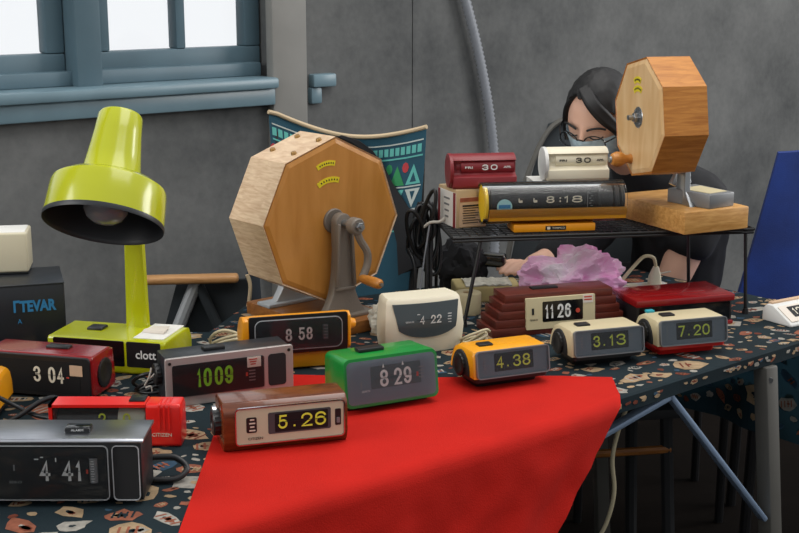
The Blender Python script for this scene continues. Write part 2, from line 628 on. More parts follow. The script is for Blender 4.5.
def wall_obj(name, b, m, label=None, parent=None):
    o = b.build(name, m, parent, angle=30)
    if parent is None:
        struct(o, label)
    return o


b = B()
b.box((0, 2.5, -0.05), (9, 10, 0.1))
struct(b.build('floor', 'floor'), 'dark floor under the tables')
S0, S1, ZB, ZT = -4.2, 6.5, 1.155, 2.7
WL, WR = -2.6, -0.52   # window opening
b = B(WM)
T = 0.22
b.box((S0 / 2, T / 2, ZB / 2), (-S0, T, ZB))
b.box(((0.006 + S1) / 2, T / 2 + 0.003, ZB / 2), (S1 - 0.006, T, ZB))
b.box(((S0 + WL) / 2, T / 2, (ZB + 3.2) / 2), (WL - S0, T, 3.2 - ZB))
b.box(((WR + 0.0) / 2, T / 2, (ZB + 3.2) / 2), (0.0 - WR, T, 3.2 - ZB))
b.box(((WL + WR) / 2, T / 2, (ZT + 3.2) / 2), (WR - WL, T, 3.2 - ZT))
b.box(((0.006 + S1) / 2, T / 2 + 0.003, (ZB + 3.2) / 2), (S1 - 0.006, T, 3.2 - ZB))
b.box((0.003, T / 2 + 0.006, 1.6), (0.006, T - 0.004, 3.2))
wall_obj('wall_back', b, 'concrete', 'grey concrete wall with panel joints')

# window frames: two sashes in one long opening
def sash(name, x0, x1, mun):
    b = B(WM)
    zb, zt, d = 1.262, 2.6, 0.05
    fr = 0.055
    b.box(((x0 + x1) / 2, 0.10, zb - 0.035), (x1 - x0, d, 0.07), 0.006)
    b.box(((x0 + x1) / 2, 0.10, zt + 0.03), (x1 - x0, d, 0.06), 0.006)
    b.box((x0 + fr / 2, 0.10, (zb + zt) / 2), (fr, d, zt - zb), 0.006)
    b.box((x1 - fr / 2, 0.10, (zb + zt) / 2), (fr, d, zt - zb), 0.006)
    for m_ in mun:
        b.box((m_, 0.10, (zb + zt) / 2), (0.03, d, zt - zb), 0.004)
    b.box(((x0 + x1) / 2, 0.10, 1.95), (x1 - x0, d * 0.8, 0.03), 0.004)
    o = struct(b.build(name, 'frame'), 'blue-grey painted window sash')
    g = B(WM)
    g.box(((x0 + x1) / 2, 0.11, (zb + zt) / 2), (x1 - x0 - 0.06, 0.004, zt - zb))
    gl = g.build('glass_pane', 'glass', o)
    return o


sash('window_1', -1.07, -0.525, [-0.7925])
sash('window_2', -1.75, -1.149, [-1.44])
b = B(WM)
b.box((-1.11, 0.07, 1.9), (0.076, 0.13, 1.5), 0.008)
b.box((-1.57, 0.09, 1.195), (2.05, 0.10, 0.04), 0.004)
struct(b.build('trim_1', 'frame'), 'blue-grey window posts and bottom rail')
b = B(WM)
b.box((-1.575, 0.02, 1.159), (2.06, 0.16, 0.032), 0.008)
b.box((-1.575, -0.018, 1.118), (2.06, 0.04, 0.05), 0.006)
b.box((-0.36, -0.005, 1.155), (0.085, 0.05, 0.04), 0.006)
b.box((-0.385, 0.0, 1.11), (0.04, 0.04, 0.05), 0.006)
struct(b.build('trim_2', 'sill'), 'blue-grey painted window sill')
b = B(WM)
b.box((-0.488, -0.012, 1.6), (0.124, 0.04, 3.2), 0.008)
struct(b.build('trim_3', 'pillar'), 'grey painted post at the window end')

# corrugated conduit on the wall
b = B(WM)
pts = []
for i in range(150):
    t = i / 149
    z = 1.62 - t * 1.10
    x = 0.10 + 0.245 * (1 - (1 - min(1, t * 1.25)) ** 1.7)
    pts.append((x, -0.03, z))
b.tube(pts, 0.0135, 12, 1, 0.0045)
tag(b.build('flexible_conduit', 'conduit', angle=80), 'grey corrugated conduit curving down the concrete wall', 'conduit')

# ------------------------------------------------------------------ table, cloths
ED = Vector((0.766, 0.643, 0))
EN = Vector((-0.643, 0.766, 0))
CR = Vector((1.04, 2.80, 0))            # near right corner of the table


def tp(t, d, z=0):
    """t back along the front edge from the right corner, d into the table"""
    return CR - ED * t + EN * d + Vector((0, 0, z))


poly = [tp(0, 0), tp(0, 0.68), Vector((0.12, 3.14, 0)), Vector((-0.16, 2.98, 0)), Vector((-0.36, 2.92, 0)), Vector((-0.41, 2.70, 0)), Vector((-1.35, 2.70, 0)), Vector((-1.35, 1.38, 0)), tp(2.2, 0)]
tbl = thing('folding_table', 'long folding table under the navy food-print cloth', 'table', (0.2, 2.4, 0))
TI = Matrix.Translation((-0.2, -2.4, 0))
b = B(TI)
cen = sum(poly, Vector()) / len(poly)
b.prism([(p.x + (cen.x - p.x) * 0.006, p.y + (cen.y - p.y) * 0.006, TZ - 0.03) for p in poly], (0, 0, 0.03))
b.build('tabletop', 'tabletop', tbl)


def legpart(p0, p1, w=0.034, m='leg_grey', name='leg', foot=True, d=None):
    p0, p1 = Vector(p0), Vector(p1)
    b = B(TI)
    q = (p1 - p0).to_track_quat('Z', 'Y').to_matrix().to_4x4()
    b.box((p0 + p1) / 2, (w, d or w, (p1 - p0).length), 0.004, 2, q)
    o = b.build(name, m, tbl)
    if foot:
        f = B(TI)
        f.cyl((p1.x, p1.y, 0), (p1.x, p1.y, 0.035), w * 0.75, w * 0.6, 16)
        f.build('rubber_foot', 'black', o)
    return o


L1 = legpart((0.752, 2.56, TZ - 0.03), (0.795, 2.50, 0.02), 0.036)
r_ = B(TI)
r_.cyl((0.757, 2.541, 0.665), (0.757, 2.536, 0.665), 0.006)
r_.build('rivet', 'steel', L1)
legpart(tp(0.20, 0.62, TZ - 0.03), tp(0.16, 0.60, 0.02), 0.034)
legpart(tp(1.95, 0.05, TZ - 0.03), tp(2.0, 0.05, 0.02), 0.034)
legpart((-1.2, 2.55, TZ - 0.03), (-1.22, 2.55, 0.02), 0.034)
legpart((0.515, 2.385, TZ - 0.032), (0.752, 2.505, 0.376), 0.024, 'brace', 'brace', False, 0.012)
legpart((0.515, 2.375, TZ - 0.034), (0.25, 2.26, 0.575), 0.024, 'brace', 'brace', False, 0.012)
legpart((0.25, 2.26, 0.575), (0.23, 2.25, 0.50), 0.024, 'brace', 'brace', False, 0.012)

# navy printed cloth with scattered food motifs (part of the print)
rnd = random.Random(4)
from mathutils.geometry import intersect_point_line


def inside(p, pl):
    c = False
    n = len(pl)
    for i in range(n):
        a, d = pl[i], pl[i - 1]
        if (a.y > p.y) != (d.y > p.y) and p.x < (d.x - a.x) * (p.y - a.y) / (d.y - a.y) + a.x:
            c = not c
    return c


b = B()
bm = b.bm
top = [b.v((p.x, p.y, CZ)) for p in poly]
bm.faces.new(top)


def cloth_side(p0, p1, drop, n, amp, fr, hem=0.0):
    """cloth falling over an edge, gently waved"""
    e = (p1 - p0)
    out = Vector((e.y, -e.x, 0)).normalized()
    rows = []
    K = 9
    for k in range(K + 1):
        row = []
        for i in range(n + 1):
            s = i / n
            q = p0 + e * s
            dz = drop * (k / K)
            w = amp * (k / K) * (math.sin(s * fr + 1.0) + 0.5 * math.sin(s * fr * 2.3))
            row.append(q + out * (0.004 * min(1, k * 2) + w) + Vector((0, 0, CZ - dz * (1 + hem * math.sin(s * 9)))))
        rows.append(row)
    L = [[b.v(p) for p in r] for r in rows]
    for k in range(K):
        for i in range(n):
            bm.faces.new((L[k][i], L[k][i + 1], L[k + 1][i + 1], L[k + 1][i]))
    return rows, out


side_rows, side_out = cloth_side(poly[0], poly[1], 0.335, 24, 0.012, 11)
front_rows, front_out = cloth_side(poly[8], poly[0], 0.03, 60, 0.002, 30)
cloth_side(poly[7], poly[8], 0.03, 12, 0.003, 12)


def motif(put, r, rnd, idx):
    """an irregular printed blob; put maps (x, y) metres to a point"""
    n = rnd.choice((7, 9, 11, 12))
    el = rnd.uniform(0.4, 0.85)
    an = rnd.uniform(-0.9, 0.9)
    def ringp(sc, jit, dx=0, dy=0):
        out = []
        for i in range(n):
            a = 2 * math.pi * i / n
            q = r * sc * (1 + rnd.uniform(-jit, jit))
            x, y = q * math.cos(a), q * el * math.sin(a)
            out.append((x * math.cos(an) - y * math.sin(an) + dx, x * math.sin(an) + y * math.cos(an) + dy))
        return out
    f = bm.faces.new([b.v(put(x, y, 0.0006)) for x, y in ringp(1, 0.26)])
    f.material_index = idx
    if r > 0.011:
        ks = [q for q in (1, 2, 3, 4, 0) if q != idx]
        for _ in range(rnd.choice((1, 2, 3, 3))):
            rr_ = rnd.uniform(-0.45, 0.45) * r
            dx, dy = rr_ * math.cos(an), rr_ * math.sin(an)
            f = bm.faces.new([b.v(put(x, y, 0.0009)) for x, y in ringp(rnd.uniform(0.16, 0.36), 0.3, dx, dy)])
            f.material_index = rnd.choice(ks)
        k = rnd.choice(ks)
        for q in range(rnd.choice((0, 2, 3, 4))):       # thin drawn lines across the motif
            lx = (-0.55 + 0.36 * q) * r
            hl = el * r * 0.55
            w_ = 0.045 * r + 0.0004
            f = bm.faces.new([b.v(put(x * math.cos(an) - y * math.sin(an), x * math.sin(an) + y * math.cos(an), 0.0011)) for x, y in ((lx - w_, -hl), (lx + w_, -hl), (lx + w_ + 0.1 * r, hl), (lx - w_ + 0.1 * r, hl))])
            f.material_index = k


pts = []
tries = 0
while tries < 26000 and len(pts) < 1500:
    tries += 1
    p = Vector((rnd.uniform(-1.1, 1.05), rnd.uniform(1.5, 3.3), 0))
    if not inside(p, poly) or p.y > 3.3:
        continue
    r = rnd.choice((0.006, 0.009, 0.012, 0.015, 0.018, 0.022, 0.026, 0.034))
    if any((p - q).length < (r + s) * 0.78 + 0.003 for q, s in pts):
        continue
    pts.append((p, r))
for p, r in pts:
    idx = rnd.choices((1, 2, 3, 4, 5), (5, 3.6, 2.2, 1.4, 1.2))[0]
    def put(x, y, w, p=p):
        q = Vector((p.x + x, p.y + y, 0))
        if not inside(q, poly):
            q = p + (q - p) * 0.3
        return (q.x, q.y, CZ + w * 0.9)
    motif(put, r, rnd, idx)
pts = []
tries = 0
e = poly[1] - poly[0]
Ls = e.length
while tries < 3000 and len(pts) < 130:
    tries += 1
    s, dz = rnd.uniform(0.04, Ls - 0.04), rnd.uniform(0.03, 0.31)
    r = rnd.choice((0.010, 0.014, 0.02, 0.026, 0.036))
    if any(math.hypot(s - q, dz - w) < (r + k) * 1.05 for q, w, k in pts) or dz + r > 0.325:
        continue
    pts.append((s, dz, r))
for sgn in (1, -1):
    for s, dz, r in pts:
        idx = rnd.choices((1, 2, 3, 4, 5), (4, 4, 2, 1, 2))[0]
        def put(x, y, w, s=s, dz=dz, sgn=sgn):
            ss = min(max((s + x) / Ls, 0), 1)
            zz = dz + y
            k = zz / 0.335
            wv = 0.012 * k * (math.sin(ss * 11 + 1.0) + 0.5 * math.sin(ss * 25.3))
            return poly[0] + e * ss + side_out * (0.004 + wv + sgn * (w + 0.0006)) + Vector((0, 0, CZ - zz))
        motif(put, r, rnd, idx)
ef = poly[0] - poly[8]
Lf = ef.length
for _ in range(150):
    s, dz, r = rnd.uniform(0.03, Lf - 0.03), rnd.uniform(0.009, 0.02), rnd.choice((0.006, 0.008, 0.010))
    def put(x, y, w, s=s, dz=dz):
        ss = (s + x) / Lf
        zz = min(max(dz + y * 0.7, 0.001), 0.029)
        wv = 0.002 * zz / 0.03 * (math.sin(ss * 30 + 1.0) + 0.5 * math.sin(ss * 69))
        return poly[8] + ef * ss + front_out * (0.004 * min(1, zz / 0.015) + wv + w + 0.0006) + Vector((0, 0, CZ - zz))
    motif(put, r, rnd, rnd.choices((1, 2, 3, 4, 5), (5, 3.6, 2.2, 1.4, 1.2))[0])
tag(b.build('tablecloth', ['cloth', 'motif_cream', 'motif_white', 'motif_salmon', 'motif_rust', 'motif_blue'], smooth=False),
    'navy cotton tablecloth with cream and orange food print', 'tablecloth')

# red cloth: lies on the table and falls over the front edge
b = B()
bm = b.bm


def edge_t(x):   # y of the table's front edge at x
    return CR.y + (x - CR.x) * ED.y / ED.x


NU, NV = 60, 44
grid = []
for i in range(NU + 1):
    u = i / NU
    row = []
    xe = -0.305 + u * 0.708
    pe = Vector((xe, edge_t(xe) - 0.014 + 0.02 * max(0, (u - 0.86) / 0.14) * 0.6, 0))
    xb = -0.315 + u * 0.721
    pb = Vector((xb, 2.385 - 0.012 * u + 0.006 * math.sin(u * 9), 0))
    for j in range(NV + 1):
        v = j / NV
        if v < 0.5:
            q = pb.lerp(pe, v / 0.5)
            z = RZ + 0.0012 * math.sin(u * 13 + v * 9) ** 2
        else:
            k = (v - 0.5) / 0.5
            fold = (0.010 + 0.02 * k) * (math.sin(u * 17 + 0.6 * math.sin(k * 5)) * 0.5 + 0.5 * math.sin(u * 31 + k * 3)) * min(1, k * 3)
            cr_ = 0.006 * noise.noise(Vector((u * 9, k * 7, 1.3))) + 0.004 * noise.noise(Vector((u * 20, k * 17, 4.3)))
            q = pe - EN * (0.016 * min(1, k * 24) + 0.05 * k + fold * 0.35 * min(1, k * 3) + cr_ * min(1, k * 6)) - ED * (0.40 * k * max(0, u - 0.25) / 0.75)
            z = RZ - 0.001 * min(1, k * 24) - 0.40 * max(0, k - 0.02) * (1.0 - 0.55 * max(0, 1 - u * 6))
        row.append(b.v((q.x, q.y, z)))
    grid.append(row)
for i in range(NU):
    for j in range(NV):
        bm.faces.new((grid[i][j], grid[i + 1][j], grid[i + 1][j + 1], grid[i][j + 1]))
rc = b.build('red_cloth', 'red_cloth', angle=80)
tag(rc, 'plain bright red cloth laid over the table front and hanging down', 'cloth')

# ------------------------------------------------------------------ clock helpers
def side_prism(b, prof, x0, x1, bev=0.0, seg=2):
    """side outline (y, z) pushed from x0 to x1"""
    return b.prism([(x0, y, z) for y, z in prof], (x1 - x0, 0, 0), bev, seg)


def digits(parent, F, items, m, fat=0.01, depth=0.0005):
    """items: (text, u, v, w, width, height, name)"""
    for s, u, v, w, W, H, nm in items:
        if not s:
            continue
        t = B(F)
        if s.isdigit():
            t.strokes(s, u, v, w, W, H, H * (0.135 + fat), depth)
        else:
            t.text(s, u, v, w, W, H, fat, depth)
        t.build(nm, m, parent, smooth=False)


def lettering(parent, F, s, u, v, w, W, H, m='print_grey', name='brand_lettering', fat=0.0):
    t = B(F)
    t.text(s, u, v, w, W, H, fat)
    return t.build(name, m, parent)


def flipline(parent, F, u, v, w, W):
    t = B(F)
    t.box((u, v, w), (W, 0.0007, 0.0006))
    t.build('flip_seam', 'black', parent)


def feet(parent, w, d, m='black', z=0.004, r=0.008):
    for sx_ in (-1, 1):
        for y in (0.02, d - 0.02):
            f = B()
            f.cyl((sx_ * (w / 2 - 0.025), y, 0), (sx_ * (w / 2 - 0.025), y, z + 0.001), r, n=12)
            f.build('foot', m, parent)


def rpart(parent, F, name, m, u, v, w0, w1, W, H, r, bev=0.0, label=None):
    t = B(F)
    t.rrect(u, v, w0, w1, W, H, r, bev)
    return t.build(name, m, parent, label)


def ringpart(parent, F, name, m, u, v, w0, w1, W, H, r, th, label=None):
    t = B(F)
    t.rring(u, v, w0, w1, W, H, r, th)
    return t.build(name, m, parent, label)


def knob(parent, p0, p1, r, m='black', name='knob', ridged=True):
    t = B()
    p0, p1 = Vector(p0), Vector(p1)
    d = (p1 - p0)
    n = 36
    q = d.to_track_quat('Z', 'Y').to_matrix().to_4x4()
    def ring(f, rr, rid):
        return [p0 + d * f + q @ Vector((rr * (1 - (rid if i % 2 else 0)) * math.cos(2 * math.pi * i / n), rr * (1 - (rid if i % 2 else 0)) * math.sin(2 * math.pi * i / n), 0)) for i in range(n)]
    k = 0.06 if ridged else 0
    t.loft([ring(0, r, k), ring(0.85, r, k), ring(1, r * 0.88, 0), ring(1.0, r * 0.6, 0), ring(0.9, r * 0.55, 0)])
    return t.build(name, m, parent)


def cord(name, label, m, pts, r=0.0028, sm=6, cat='cord', group=None):
    b = B()
    b.tube(pts, r, 8, sm)
    return tag(b.build(name, m, angle=80), label, cat, group)


# ------------------------------------------------------------------ black clock 4:41 (front left)
def clock_black():
    w, d, h = 0.29, 0.082, 0.103
    t = thing('flip_clock', 'black flip clock with grey metal top, reading 4 41', 'clock', (-0.370 - w / 2, 1.768, CZ), 0, 'flip clocks on the table')
    b = B()
    side_prism(b, [(0, 0.010), (0.006, 0.006), (d, 0.006), (d, h - 0.005), (0, h - 0.005)], -w / 2, w / 2 - 0.002, 0.003)
    b.build('case', 'black', t)
    b = B()
    side_prism(b, [(-0.005, h - 0.005), (d, h - 0.005), (d, h), (0.000, h), (-0.005, h - 0.002)], -w / 2 - 0.002, w / 2 + 0.002, 0.0012)
    b.build('top_plate', 'brushed', t, 'brushed grey metal top plate')
    F = FM(0, 0, 0.051)
    L = -w / 2
    rpart(t, F, 'display', 'dark_panel', -0.0215, 0, -0.002, 0.001, 0.229, 0.080, 0.006)
    ringpart(t, F, 'display_frame', 'line', -0.0215, 0, 0.0005, 0.003, 0.233, 0.084, 0.008, 0.0012)
    rpart(t, F, 'speaker_panel', 'black_matte', w / 2 - 0.025, 0, -0.002, 0.001, 0.035, 0.080, 0.005)
    ringpart(t, F, 'speaker_frame', 'line', w / 2 - 0.025, 0, 0.0005, 0.003, 0.039, 0.084, 0.007, 0.0011)
    # the digits: right end of the frame is px 108, 143 is the case corner
    X = w / 2
    digits(t, F, [('4', X - 0.1425, 0.003, 0.0012, 0.0155, 0.031, 'hour_digit'), ('41', X - 0.1035, 0.003, 0.0012, 0.029, 0.031, 'minute_digits')], 'digit_grey')
    rpart(t, F, 'flip_window', 'dark_panel', X - 0.115, 0.002, 0.0004, 0.0011, 0.072, 0.046, 0.003)
    flipline(t, F, X - 0.115, 0.003, 0.0018, 0.066)
    b = B(F)
    for u, v, ww, hh in ((-0.154, 0.021, 0.006, 0.0014), (-0.146, 0.024, 0.004, 0.0014), (-0.126, 0.020, 0.0016, 0.006)):
        b.box((X + u, v, 0.0014), (ww, hh, 0.0006))
    b.build('tick_mark', 'digit_grey', t)
    b = B(F)
    b.box((X - 0.0815, 0.002, 0.0014), (0.003, 0.006, 0.0006))
    b.build('alarm_pointer', 'print_red', t)
    b = B(F)
    b.cyl((X - 0.072, -0.014, 0.0005), (X - 0.072, 0.022, 0.0005), 0.006, n=20)
    b.build('alarm_dial', 'grey_metal', t)
    b = B(F)
    for i in range(9):
        b.box((X - 0.0725, -0.011 + i * 0.0038, 0.0066), (0.006 if i % 2 else 0.004, 0.0007, 0.0004))
    b.build('dial_scale', 'digit_grey', t)
    lettering(t, F, 'SEIKO', X - 0.186, -0.014, 0.0012, 0.018, 0.0038)
    b = B(F)
    b.box((X - 0.187, 0.008, 0.0012), (0.0022, 0.009, 0.0006))
    b.build('indicator_window', 'print_grey', t)
    b = B()
    b.box((X - 0.099, 0.034, h + 0.003), (0.038, 0.022, 0.010), 0.003)
    bt = b.build('alarm_button', 'black_gloss', t)
    lettering(bt, FM(0, 0.023, 0), 'ALARM', X - 0.099, h + 0.0045, 0.0006, 0.018, 0.003, 'digit_grey', 'button_lettering')
    # clear lens
    rpart(t, F, 'lens', 'lens', -0.0215, 0, 0.0085, 0.0092, 0.229, 0.080, 0.006)
    feet(t, w, d, z=0.007)
    return t


clock_black()


# ------------------------------------------------------------------ red clock 3:04
def clock_red():
    w, d, h = 0.215, 0.092, 0.084
    ya = R(-14)
    A = Vector((-0.552, 2.235, 0))
    c = A - Vector((math.cos(ya), math.sin(ya), 0)) * w / 2
    t = thing('flip_clock', 'dark red flip clock with black front, reading 3 04', 'clock', (c.x, c.y, CZ), -14, 'flip clocks on the table')
    b = B()
    side_prism(b, [(0.008, 0.006), (d - 0.004, 0.006), (d, 0.02), (d - 0.006, h - 0.006), (d - 0.02, h), (0.004, h - 0.001), (0.0, h - 0.006), (0.0, 0.012)], -w / 2, w / 2, 0.007, 3)
    b.build('case', 'red_dark', t)
    F = FM(0, 0.001, 0.043)
    rpart(t, F, 'front_frame', 'black', 0, 0, -0.004, 0.004, w - 0.006, 0.076, 0.008, 0.002)
    rpart(t, F, 'display', 'dark_panel', -0.006, -0.001, 0.0035, 0.0045, w - 0.034, 0.06, 0.004)
    u0 = w / 2
    digits(t, F, [('3', u0 - 0.108, 0.003, 0.0046, 0.0145, 0.029, 'hour_digit'), ('04', u0 - 0.070, 0.003, 0.0046, 0.031, 0.030, 'minute_digits')], 'digit_cream')
    flipline(t, F, u0 - 0.085, 0.003, 0.0054, 0.064)
    rpart(t, F, 'sticker', 'sticker_tan', u0 - 0.030, 0.014, 0.0046, 0.0052, 0.025, 0.020, 0.001, label='small blank tan sticker')
    b = B(F)
    b.box((u0 - 0.047, 0.0, 0.0048), (0.005, 0.0022, 0.0006))
    b.build('alarm_pointer', 'print_red', t)
    b = B()
    b.box((0.02, 0.045, h + 0.0015), (0.046, 0.020, 0.006), 0.0025)
    b.build('alarm_button', 'black', t)
    k = knob(t, (w / 2 - 0.002, 0.046, 0.042), (w / 2 + 0.003, 0.046, 0.042), 0.028, 'black', 'alarm_knob')
    feet(t, w, d, z=0.006)
    return t


clock_red()


# ------------------------------------------------------------------ bright red Citizen clock with clear front
def clock_citizen():
    w, d, h = 0.214, 0.055, 0.073
    t = thing('flip_clock', 'bright red flip clock with clear window and ribbed end, behind the black clock', 'clock', (-0.356 - w / 2, 2.005, CZ), 0, 'flip clocks on the table')
    b = B()
    side_prism(b, [(0.004, 0), (d, 0), (d, h - 0.012), (d - 0.012, h), (0.004, h), (0, h - 0.004), (0, 0.004)], w / 2 - 0.057, w / 2, 0.003)
    b.build('end_block', 'red_bright', t)
    for i in range(3):
        b = B()
        x = w / 2 - 0.034 + i * 0.008
        side_prism(b, [(-0.002, 0.03), (0.004, 0.03), (0.004, h - 0.003), (0.034, h - 0.003), (0.034, h + 0.0016), (0.0, h + 0.0016), (-0.002, h - 0.002)], x - 0.0014, x + 0.0014, 0.0005, 1)
        b.build('rib', 'red_bright', t)
    b = B()   # hollow red shell: back, top, bottom, left wall
    side_prism(b, [(0, 0), (d, 0), (d, h - 0.012), (d - 0.012, h), (0, h), (0, h - 0.005), (d - 0.016, h - 0.005), (d - 0.005, h - 0.016), (d - 0.005, 0.006), (0, 0.006)], -w / 2, w / 2 - 0.057, 0.0)
    side_prism(b, [(0, 0), (d, 0), (d, h - 0.012), (d - 0.012, h), (0, h)], -w / 2, -w / 2 + 0.006, 0.0)
    b.build('case', 'red_bright', t)
    b = B()
    b.cyl((-w / 2 + 0.010, 0.033, 0.036), (w / 2 - 0.105, 0.033, 0.036), 0.024, n=32)
    b.build('clock_drum', 'black', t)
    b = B()
    b.cyl((w / 2 - 0.104, 0.033, 0.036), (w / 2 - 0.06, 0.033, 0.036), 0.0255, n=32)
    b.build('pale_drum', 'inner_white', t)
    F = FM(0, 0.008, 0.038)
    digits(t, F, [('2', -0.022, 0.008, 0.0, 0.012, 0.02, 'hour_digit'), ('0', 0.018, 0.008, 0.0, 0.012, 0.02, 'minute_digit')], 'digit_yellow')
    b = B(FM(0, 0.001, 0.036))
    b.rrect(-0.0255, 0, 0, 0.0015, w - 0.067, h - 0.012, 0.003)
    b.build('clear_window', 'acrylic', t)
    lettering(t, FM(0, 0, 0), 'CITIZEN', w / 2 - 0.031, 0.022, 0.0008, 0.032, 0.006, 'digit_cream')
    b = B()
    b.box((w / 2 - 0.073, 0.03, h + 0.0005), (0.026, 0.03, 0.005), 0.001)
    b.build('alarm_button', 'black', t)
    return t


clock_citizen()


# ------------------------------------------------------------------ small wedge clocks: yellow 4.38, cream 3.13, cream and red 7.20, yellow one at the picture's left edge
def clock_wedge(loc, rz, body, basem, hh, mm, label, w=0.156, d=0.108, h=0.076, lens_m='veiled', teal=False):
    t = thing('flip_clock', label, 'clock', loc, rz, 'flip clocks on the table')
    b = B()   # shell: rounded top, arched opening towards the left, sides lean out
    def outline(x, s):
        hw = w / 2
        return None
    top = [(0.002, 0.024), (0.009, h - 0.008), (0.013, h - 0.002), (0.020, h), (d * 0.72, h - 0.001), (d * 0.86, h - 0.008), (d * 0.96, h - 0.03), (d, 0.024)]
    lo = []
    for s, ins, dz in ((-1, 0.012, -0.010), (-1, 0.003, -0.003), (-1, -0.000, 0), (0, 0, 0), (1, -0.000, 0), (1, 0.003, -0.003), (1, 0.012, -0.010)):
        pass
    hw = w / 2
    for x, k in ((-hw, 0.86), (-hw + 0.003, 0.95), (-hw + 0.010, 1.0), (hw - 0.010, 1.0), (hw - 0.003, 0.95), (hw, 0.86)):
        lo.append([(x, d / 2 + (y - d / 2) * (0.98 if k < 0.9 else 1), 0.022 + (z - 0.024) * k + 0.002) for y, z in top])
    b.loft(lo)
    b.build('case', body, t)
    b = B()   # base: narrows downwards
    p0 = rr_pts(w - 0.004, d - 0.004, 0.010)
    p1 = rr_pts(w - 0.030, d - 0.040, 0.010)
    b.loft([[(x, d / 2 + y + 0.004, 0.0) for x, y in p1], [(x * 1.04, d / 2 + y * 1.04 + 0.003, 0.010) for x, y in p1], [(x, d / 2 + y, 0.016) for x, y in p0], [(x, d / 2 + y, 0.027) for x, y in p0]])
    b.build('base', basem, t)
    F = FM(0, 0.0045, 0.050, 9)
    rpart(t, F, 'display', 'reflect_panel', 0, 0, -0.003, 0.002, w - 0.008, 0.048, 0.006)
    rpart(t, F, 'flip_window', 'dark_panel', 0.003, 0.002, 0.0015, 0.0024, w * 0.52, 0.034, 0.002)
    digits(t, F, [(hh, -0.026, 0.002, 0.0026, 0.0145, 0.022, 'hour_digit'), (mm, 0.019, 0.002, 0.0026, 0.036, 0.022, 'minute_digits')], 'digit_yellow', 0.0)
    if hh:
        b = B(F)
        b.box((-0.010, -0.006, 0.0028), (0.0025, 0.003, 0.0006))
        b.build('separator_dot', 'digit_yellow', t)
    flipline(t, F, 0.003, 0.002, 0.0034, w * 0.5)
    b = B(F)
    for i in range(4):
        b.box((-w / 2 + 0.020, 0.011 - i * 0.006, 0.0026), (0.004, 0.0026, 0.0008))
    for i in range(3):
        b.box((w / 2 - 0.028, 0.010 - i * 0.005, 0.0026), (0.005, 0.002, 0.0008))
    b.build('scale_mark', 'print_grey', t)
    rpart(t, F, 'lens', lens_m, 0, 0, 0.006, 0.0075, w - 0.008, 0.049, 0.006)
    ringpart(t, F, 'lens_frame', 'grey_metal', 0, 0, 0.002, 0.008, w - 0.005, 0.052, 0.007, 0.002)
    b = B()
    pts_ = []
    for i in range(15):
        a = math.pi * i / 14
        pts_.append((-w / 2 - 0.0035, 0.058 + 0.036 * math.cos(a), 0.024 + 0.044 * math.sin(a)))
    b.prism(pts_, (0.008, 0, 0), 0.001)
    b.build('side_recess', 'black_matte', t)
    knob(t, (-w / 2 - 0.003, 0.056, 0.040), (-w / 2 - 0.009, 0.056, 0.040), 0.022, 'black', 'alarm_knob')
    b = B()
    b.box((-0.038, 0.045, h + 0.001), (0.028, 0.020, 0.005), 0.0015)
    b.build('alarm_button', 'black', t)
    if teal:
        b = B()
        b.box((-0.058, 0.080, h + 0.001), (0.018, 0.012, 0.006), 0.002)
        b.build('light_button', 'teal_button', t)
    return t


clock_wedge((0.211, 2.316, CZ), 22.5, 'yellow', 'black', '4', '38', 'yellow flip clock with black base, reading 4.38')
clock_wedge((0.411, 2.452, CZ), 18, 'beige', 'black', '3', '13', 'cream flip clock with black base, reading 3.13')
clock_wedge((0.593, 2.526, CZ), 17, 'beige', 'red', '7', '20', 'cream flip clock with red base, reading 7.20', teal=True)
clock_wedge((-0.772, 2.115, CZ), 2, 'yellow', 'black', '', '', 'yellow clock cut off by the left picture edge', w=0.17, d=0.1, h=0.083)


